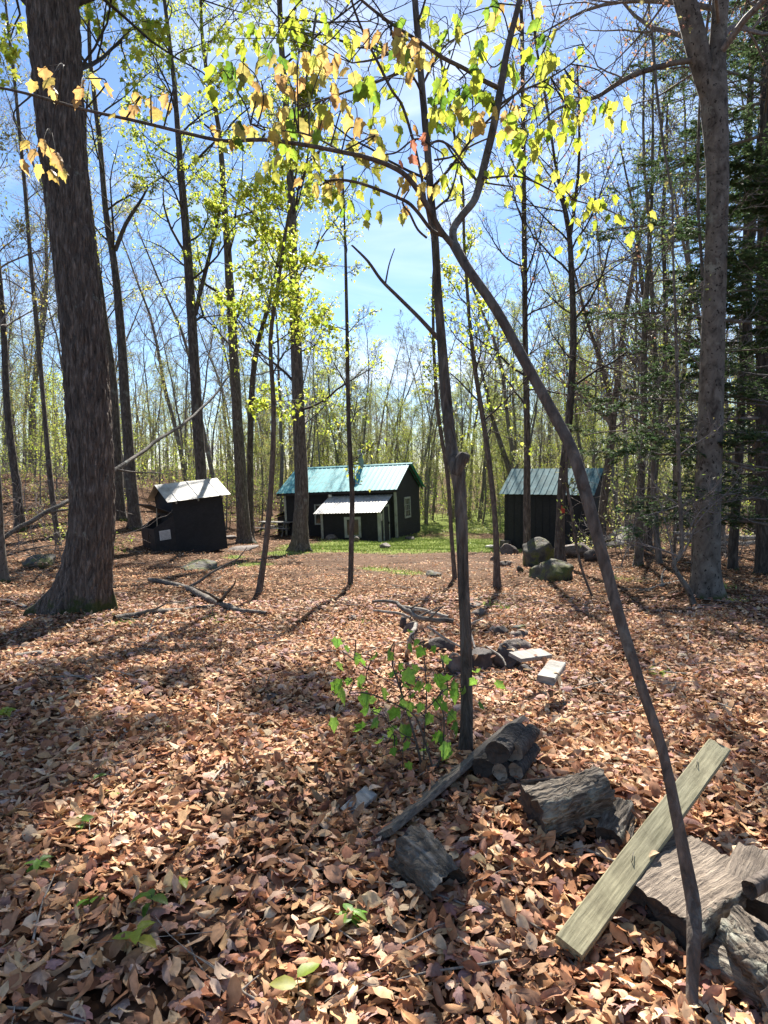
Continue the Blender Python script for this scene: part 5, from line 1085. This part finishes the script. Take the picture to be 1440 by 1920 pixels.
stick('thin stick crossing the foot of the mossy plank', [(990, 1745, 5), (1040, 1790, 6), (1075, 1830, 6), (1115, 1890, 7)], 14, lift=.03, mat='bark_stick')
stick('dead branch on the litter before the beech', [(1208, 1108, 5), (1240, 1100, 7), (1275, 1092, 6)], 15, fork=2)
stick('white twig on the sunny litter at centre left', [(455, 1285, 4), (465, 1305, 5), (478, 1322, 4)], 16)
stick('short white stick in the left foreground shade', [(105, 1602, 6), (115, 1650, 8), (124, 1692, 7)], 17)
stick('small pale twig above the board offcut', [(672, 1440, 4), (676, 1465, 5), (682, 1490, 4)], 18)
stick('brown twig in front of the bright seedling', [(220, 1322, 4), (245, 1300, 5), (275, 1282, 3)], 19)
for i, (q, lab) in enumerate([([(862, 1150, 3, 6.0), (880, 1180, 4, 5.9), (890, 1215, 4, 5.7)], 'thin bent twig right of the knobbed trunk in the ring'), ([(905, 1160, 3, 6.1), (880, 1172, 4, 6.0), (865, 1200, 3, 5.8)], 'crossing pale twig inside the fire ring'), ([(800, 1175, 5, 5.9), (840, 1200, 5, 5.8), (862, 1212, 4, 5.7)], 'brown stick slanting across the ring front'), ([(700, 1145, 4, 6.5), (740, 1148, 6, 6.4), (770, 1158, 5, 6.3)], 'small white stick below the forked branch tip'), ([(912, 1212, 3, 5.6), (940, 1232, 4, 5.4), (948, 1248, 3, 5.3)], 'thin white twig lying over the black stone')]): stick(lab, q, 60 + i)
# leaning dead pole
stick('long dead pole leaning up past the maple towards the tall trunk', [(8, 1008, 14, 13), (70, 970, 15, 13.5), (130, 937, 14, 14.2), (240, 865, 12, 16.5), (300, 822, 11, 18), (350, 790, 9, 19.5), (400, 745, 7, 21), (430, 705, 4, 22)], 20, name='leaning_pole', fork=3, wmul=.6, mat='bark_stick')
# fallen trunk at far right and fallen log left
stick('grey fallen logs lying in the woods right of the beech', [(1262, 1000, 8, 19), (1340, 1008, 9, 19), (1450, 1010, 10, 19)], 21, name='fallen_log')
stick('second fallen log just below the other at far right', [(1268, 1010, 7, 18.6), (1350, 1018, 8, 18.6), (1440, 1020, 8, 18.6)], 22, name='fallen_log')
# leaves that fell on the wood, stones and boards
from mathutils.bvhtree import BVHTree
bpy.context.view_layer.update(); rng = np.random.default_rng(606); LV = Leaves(); tops = []
for o in list(bpy.data.objects):
    if o.type == 'MESH' and o.parent is None and o.get('category') in ('log', 'rock', 'stone', 'boulder', 'board', 'stump', 'paving stone'):
        mw = o.matrix_world; vs = [mw @ v_.co for v_ in o.data.vertices]
        if min(v_.y for v_ in vs) > 24: continue
        bv = BVHTree.FromPolygons(vs, [tuple(p_.vertices) for p_ in o.data.polygons])
        x0, x1 = min(v_.x for v_ in vs), max(v_.x for v_ in vs); y0, y1 = min(v_.y for v_ in vs), max(v_.y for v_ in vs)
        for _ in range(int(min(26, 4 + (x1 - x0) * (y1 - y0) * (40 if o['category'] != 'board' else 12)))):
            h_ = bv.ray_cast(Vector((rng.uniform(x0, x1), rng.uniform(y0, y1), 5)), Vector((0, 0, -1)))
            if h_[0] is not None and h_[1].z > .45: tops.append((*h_[0], *h_[1]))
tops = np.array(tops); nn_ = tops[:, 3:]; rv_ = rng.normal(size=(len(tops), 3)); dd_ = np.cross(nn_, rv_)
LV.add(tops[:, :3] + nn_ * .006, dd_, rng.uniform(.04, .085, len(tops)), pal(len(tops), [(.46, .28, .16), (.54, .37, .23), (.36, .19, .11), (.58, .44, .30)], rng), OVAL, roll=np.array([0, 0, 1.0]), rng=rng)
tag(link('fallen_leaves', LV.mesh('fallen_leaves', M['litter'])), 'loose dry leaves lying on top of the logs, boards and stones', 'dead leaves', kind='stuff')
# uncountable twigs
rng = np.random.default_rng(99); T = Tubes(); N = 1300
y = rng.uniform(1.2, 24, N); x = rng.uniform(-1, 1, N) * (.6 * y + 1); p0 = np.c_[x, y, H(x, y) + .02]; az = rng.uniform(0, 6.3, N)
tw = grow(p0, np.c_[np.cos(az), np.sin(az), rng.normal(0, .05, N)], rng.uniform(.08, .55, N), 5, .12, 0, rng); tw[:, :, 2] = H(tw[:, :, 0], tw[:, :, 1]) + .018 + rng.uniform(0, .03, (N, 1)); T.add(tw, taper(rng.uniform(.002, .007, N), 5, .4), 4)
tag(link('twig_litter', T.mesh('twig_litter', M['dead_wood'])), 'fine dead twigs strewn over the leaf carpet', 'twigs', kind='stuff')

# ================================================================== BACKGROUND WOODS
def proto_trunk(h, r0, rng, lean=.02, wob=.03):
    n_ = int(h / 1.0) + 2; p = grow(np.zeros((1, 3)) - [0, 0, .2], np.array([[rng.normal() * lean, rng.normal() * lean, 1.0]]), np.array([h]), n_, wob, .03, rng)[0]
    return p, np.linspace(1, .08, n_) ** .9 * r0
def make_proto(h, r0, nb, f0, blen, leaves, lsize, cols, seed, mat, tw, k2=6, k3=3, elev=(20, 55), wob=.16, needles=0, shape=.6, rmin=.007, lT=DIAM):
    rng = np.random.default_rng(seed); p, r = proto_trunk(h, r0, rng, .03, .055)
    d = {'trunk': trunk_mesh('trunk', p, r, M[mat], (0, 0, 0), 8, .5, .4, 4, rng)}
    if needles: T, A, B, Cc = crown(p, r, nb, f0, blen, rng, (-5, 18), 9, 4, .005, -.02, .07, .35, .35, None, None, .95, .1, .8)
    else: T, A, B, Cc = crown(p, r, nb, f0, blen, rng, elev, k2, k3, rmin, .05, wob, shape=shape)
    d['branches'] = T.mesh('branches', M[tw])
    LV = Leaves()
    if needles: hemlock_needles(LV, Cc, needles, rng); d['foliage'] = LV.mesh('foliage', M['needle'])
    elif leaves: scatter_leaves(LV, Cc, leaves, lsize, cols, rng, lT, .12, .1); d['foliage'] = LV.mesh('foliage', M['leaf_far'])
    return d
PR = {
 'bare': [make_proto(17, .13, 20, .35, 3.6, 1800, .065, PALEG + BUD, 201, 'bark_far', 'twig_bare', 8, 6), make_proto(19, .155, 20, .4, 4.2, 1700, .065, BUD + PALEG, 202, 'bark_far', 'twig_bare', 8, 6), make_proto(15, .095, 18, .3, 2.8, 1600, .065, PALEG, 203, 'bark_far', 'twig_bare', 8, 6), make_proto(13, .07, 16, .35, 2.2, 400, .06, PALEG, 204, 'bark_far', 'twig_bare', 6, 4)],
 'leafy': [make_proto(12, .11, 24, .2, 3.0, 8500, .085, PALEG, 211, 'bark_far', 'twig_bare', 8, 6), make_proto(9, .08, 24, .15, 2.5, 7500, .08, YG + PALEG, 212, 'bark_far', 'twig_bare', 8, 6), make_proto(14, .13, 26, .25, 3.4, 10000, .09, YG + PALEG, 213, 'bark_far', 'twig_bare', 8, 6)],
 'under': [make_proto(4.5, .03, 16, .12, 1.4, 1100, .08, YG + PALEG, 221, 'bark_far', 'twig_bare', 5, 3, rmin=.004), make_proto(3.2, .022, 14, .1, 1.1, 900, .08, PALEG, 222, 'bark_smooth', 'twig_bare', 5, 3, rmin=.004), make_proto(6.5, .045, 18, .15, 1.7, 1500, .085, PALEG + OLIVE, 223, 'bark_far', 'twig_bare', 5, 3, rmin=.004)],
 'conifer': [make_proto(15, .16, 55, .12, 3.2, 0, 0, None, 231, 'bark_far', 'twig_bare', needles=30000)]}
def plant_copy(kind, vi, name, label, cat, group, x, y, s, rz):
    d = PR[kind][vi]; root = empty(name, (x, y, float(H(x, y)) - .02), label, cat, group, (0, 0, rz)); root.scale = (s, s, s)
    for nm, me in d.items():
        o = bpy.data.objects.new(nm, me); COL.objects.link(o); o.parent = root
    return root
rng = np.random.default_rng(321); placed = [(-9, 22), (7, 27), (8, 28), (5.5, 27), (-1.5, 38), (0, 38), (-3, 38), (-5, 38), (1, 37), (-4, 27.5), (2, 36), (-1, 34), (-3, 35), (.5, 33)]
def try_place(x, y, md):
    for a, b in placed:
        if (a - x) ** 2 + (b - y) ** 2 < md * md: return False
    placed.append((x, y)); return True
zones = {'bare': [('forest_tree', 'tree', 'woods'), 135], 'leafy': [('leafy_tree', 'tree', 'woods'), 95], 'under': [('understory_sapling', 'sapling', 'woods'), 110], 'conifer': [('conifer', 'conifer', 'woods'), 8]}
ZP = [(60, 'left of the thick maple'), (250, 'just right of the thick maple'), (420, 'behind the tilted shed'), (520, 'behind the picnic table'), (700, 'behind the teal roof'), (800, 'behind the cabin gable'), (945, 'between cabin and right shed'), (1130, 'behind the right shed'), (1300, 'between right shed and beech'), (9999, 'right of the big beech')]
KW = {'bare': ['stout bare tree', 'tall budding tree', 'pale bare tree', 'slim bare tree'], 'leafy': ['leafy spring tree', 'small bright leafy tree', 'tall bright leafy tree'], 'under': ['bright leafy sapling', 'low pale sapling', 'thin olive sapling'], 'conifer': ['dark conifer']}
def lab_for(kind, vi, y, px):
    zn = next(t for lim, t in ZP if px < lim); dist = 'nearest' if y < 34 else ('middle' if y < 55 else 'farthest')
    return KW[kind][vi] + ' ' + zn + ', ' + dist + ' row', {'bare': 'bare trees', 'leafy': 'leafy trees', 'under': 'undergrowth saplings', 'conifer': 'conifers'}[kind] + ' ' + zn
BYLAB = {}
for kind, ((nm, cat, _), num) in zones.items():
    c = 0; tries = 0
    while c < num and tries < 9000:
        tries += 1
        ymin = {'bare': 26, 'leafy': 34, 'under': 30, 'conifer': 38}[kind]; ymax = {'bare': 75, 'leafy': 85, 'under': 62, 'conifer': 90}[kind]
        y = rng.uniform(ymin, ymax) if rng.uniform() > .35 else rng.uniform(15, 34); fx = rng.uniform(-.66, .66); x = fx * y
        px = 720 + fx * FP
        if y < 34 and (250 < px < 1150): continue
        if y < 44 and 500 < px < 930: continue
        if kind == 'conifer' and y < 38 and px < 1200: continue
        if kind == 'conifer' and px < 900 and rng.uniform() > .3: continue
        if kind == 'leafy' and y < 34 and px > 1150: continue
        if kind == 'bare' and c < 45 and not (430 < px < 1100 and y > 42): continue
        if kind == 'bare' and c >= 95 and px > 1250: continue
        if px < 430 and y < 24: continue
        if kind == 'bare' and px < 430 and y < 34 and (px < 140 or y < 23 or rng.uniform() < .5): continue
        if kind == 'leafy' and px < 430 and rng.uniform() > .45: continue
        if kind == 'leafy' and c < 40 and not (470 < px < 1180 and y > 42): continue
        if not try_place(x, y, {'bare': 1.6, 'leafy': 1.8, 'under': 1.2, 'conifer': 3}[kind]): continue
        vi = rng.integers(0, len(PR[kind]))
        s_ = rng.uniform(.8, 1.15)
        if px < 900 and 400 < px and kind == 'leafy': s_ *= .8
        lb, gp = lab_for(kind, vi, y, px); ro = plant_copy(kind, vi, nm, lb, cat, gp, x, y, s_, rng.uniform(0, 6.3)); BYLAB.setdefault(lb, []).append((px, ro)); c += 1
for vi_, px_, y_, s_ in ((1, 650, 47, 1.15), (0, 700, 52, 1.05), (1, 745, 46, 1.0), (2, 612, 55, .95), (0, 800, 50, .95), (2, 850, 58, .9), (1, 770, 56, 1.2)):
    x_ = (px_ - 720) / FP * y_; lb, gp = lab_for('leafy', vi_, y_, px_); ro = plant_copy('leafy', vi_, 'leafy_tree', lb, 'tree', gp, x_, y_, s_, px_ * .1); BYLAB.setdefault(lb, []).append((px_, ro))
ORD = ['leftmost', 'second', 'third', 'fourth', 'fifth', 'sixth', 'seventh', 'eighth', 'ninth', 'tenth', 'eleventh', 'twelfth']
for lb, lst in BYLAB.items():
    if len(lst) > 1:
        lst.sort(key=lambda t: t[0])
        for i, (_, ro) in enumerate(lst): ro['label'] = ('rightmost' if i == len(lst) - 1 else ORD[min(i, 11)] + ('' if i == 0 else ' from left')) + ' ' + lb
# small plants and shoots scattered under the trees, nobody could count them
rng = np.random.default_rng(777); LV = Leaves(); N = 2600; y = rng.uniform(13, 48, N); x = rng.uniform(-.62, .62, N) * y
pxx = 720 + x / y * FP; k = (((pxx < 240) & (y > 19)) | (pxx > 1080) | (y > 38)) & (rng.uniform(0, 1, N) < .35 + .65 * (np.sin(x * .9) * np.sin(y * .7 + x * .3) > 0)) & ~((pxx < 1500) & (pxx > 1080) & (y < 20)); x = x[k]; y = y[k]
hh_ = rng.uniform(.08, .7, len(x)); n_ = 22; px_ = np.repeat(x, n_); py_ = np.repeat(y, n_); ph_ = np.repeat(hh_, n_); m_ = len(px_)
pos = np.c_[px_ + rng.normal(0, .14, m_), py_ + rng.normal(0, .14, m_), H(px_, py_) + ph_ * rng.uniform(.2, 1, m_)]
LV.add(pos, np.c_[rng.normal(size=(m_, 2)), rng.uniform(-.4, .4, m_)], rng.uniform(.04, .09, m_), pal(m_, PALEG + YG + OLIVE, rng), MAPLE_S, roll=np.array([0, 0, 1.0]), rng=rng)
T = Tubes(); b0_ = np.c_[x, y, H(x, y) - .02]; T.add(grow(b0_, np.tile([[0, 0, 1.0]], (len(x), 1)) + rng.normal(size=(len(x), 3)) * .2, hh_ * 1.05, 4, .1, 0, rng), np.full((len(x), 4), .004), 3)
gpl = tag(link('ground_plants', T.mesh('ground_plants', M['twig_bare'])), 'low green shoots sprouting from the leaves among the outer trees', 'ground plants', kind='stuff'); link('foliage', LV.mesh('foliage', M['leaf_far']), gpl)['kind'] = 'stuff'
# brush: bare low tangles at the right woods and left hillside
T = Tubes(); N = 260; y = rng.uniform(15, 34, N); f_ = np.where(rng.uniform(0, 1, N) < .3, rng.uniform(-.58, -.42, N), rng.uniform(.33, .62, N)); x = f_ * y
A_ = grow(np.c_[x, y, H(x, y) - .05], np.tile([[0, 0, .8]], (N, 1)) + rng.normal(size=(N, 3)) * .45, rng.uniform(1.0, 3.2, N), 8, .16, .0, rng); T.add(A_, taper(np.full(N, .011), 8, .3), 4)
p2, D2, L2, r2 = spawn(A_, taper(np.full(N, .012), 8, .4), np.full(N, 2.4), 7, .1, 1, .9, .4, rng, .9); Bb = grow(p2, D2, L2, 5, .2, .0, rng); T.add(Bb, np.full(Bb.shape[:2], .0045), 3)
tag(link('brush', T.mesh('brush', M['twig_bare'])), 'grey tangle of bare brush between the outer trunks', 'brush', kind='stuff')
# low undergrowth nobody could count
rng = np.random.default_rng(444); T = Tubes(); LV = Leaves(); N = 1500
y = rng.uniform(36, 80, N); x = rng.uniform(-.75, .75, N) * y; k = ~((np.abs(x - 4) < 7) & (y < 46)) & ~((np.abs(x + 3) < 6) & (y < 42)); x = x[k]; y = y[k]; N = len(x)
st_ = grow(np.c_[x, y, H(x, y) - .1], np.tile([[0, 0, 1.0]], (N, 1)) + rng.normal(size=(N, 3)) * .15, rng.uniform(1.2, 4.0, N), 6, .1, .02, rng); T.add(st_, taper(np.full(N, .018), 6, .4), 3)
p2, D2, L2, r2 = spawn(st_, taper(np.full(N, .01), 6, .3), np.full(N, 2.2), 5, .15, 1, 1.0, .35, rng, 1.0); Bb = grow(p2, D2, L2, 4, .15, .02, rng); T.add(Bb, np.full(Bb.shape[:2], .007), 3)
scatter_leaves(LV, Bb, 70000, .12, YG + PALEG + MIDG, rng, DIAM, .14, 0)
ug = tag(link('undergrowth', T.mesh('undergrowth', M['twig_bare'])), 'low green thicket of shrubs and shoots under the far trees', 'undergrowth', kind='stuff'); link('foliage', LV.mesh('foliage', M['leaf_far']), ug)['kind'] = 'stuff'
# far wood reading as one mass
T = Tubes(); LV = Leaves(); rng = np.random.default_rng(555); N = 800
y = rng.uniform(75, 150, N); x = rng.uniform(-.85, .85, N) * y; h_ = rng.uniform(9, 16, N) - .03 * (y - 75)
P0 = np.c_[x, y, H(x, y) - .3]; tk = grow(P0, np.tile([[0, 0, 1.0]], (N, 1)) + rng.normal(size=(N, 3)) * .03, h_, 8, .03, .02, rng); T.add(tk, taper(rng.uniform(.08, .2, N), 8, .1), 5)
p2, D2, L2, r2 = spawn(tk, taper(np.full(N, .1), 8, .1), h_, 12, .2, 1, .9, .3, rng, 1.0); Bb = grow(p2, D2, L2, 5, .15, .05, rng); T.add(Bb, np.maximum(taper(np.minimum(r2, .05), 5, .2), .014), 3)
p3, D3, L3, r3 = spawn(Bb, taper(np.full(len(Bb), .02), 5, .3), L2, 4, .2, 1, .8, .5, rng, .6); C3 = grow(p3, D3, L3, 4, .15, .04, rng); T.add(C3, np.full(C3.shape[:2], .011), 3)
scatter_leaves(LV, C3, 60000, .22, PALEG + YG, rng, DIAM, .35, 0)
far = tag(link('distant_forest', T.mesh('distant_forest', M['twig_bare'])), 'far off spring woods closing the view behind everything', 'forest', kind='stuff')
link('foliage', LV.mesh('foliage', M['leaf_far']), far)['kind'] = 'stuff'
print('objects', len(bpy.data.objects), 'polys', sum(len(m_.polygons) for m_ in bpy.data.meshes))
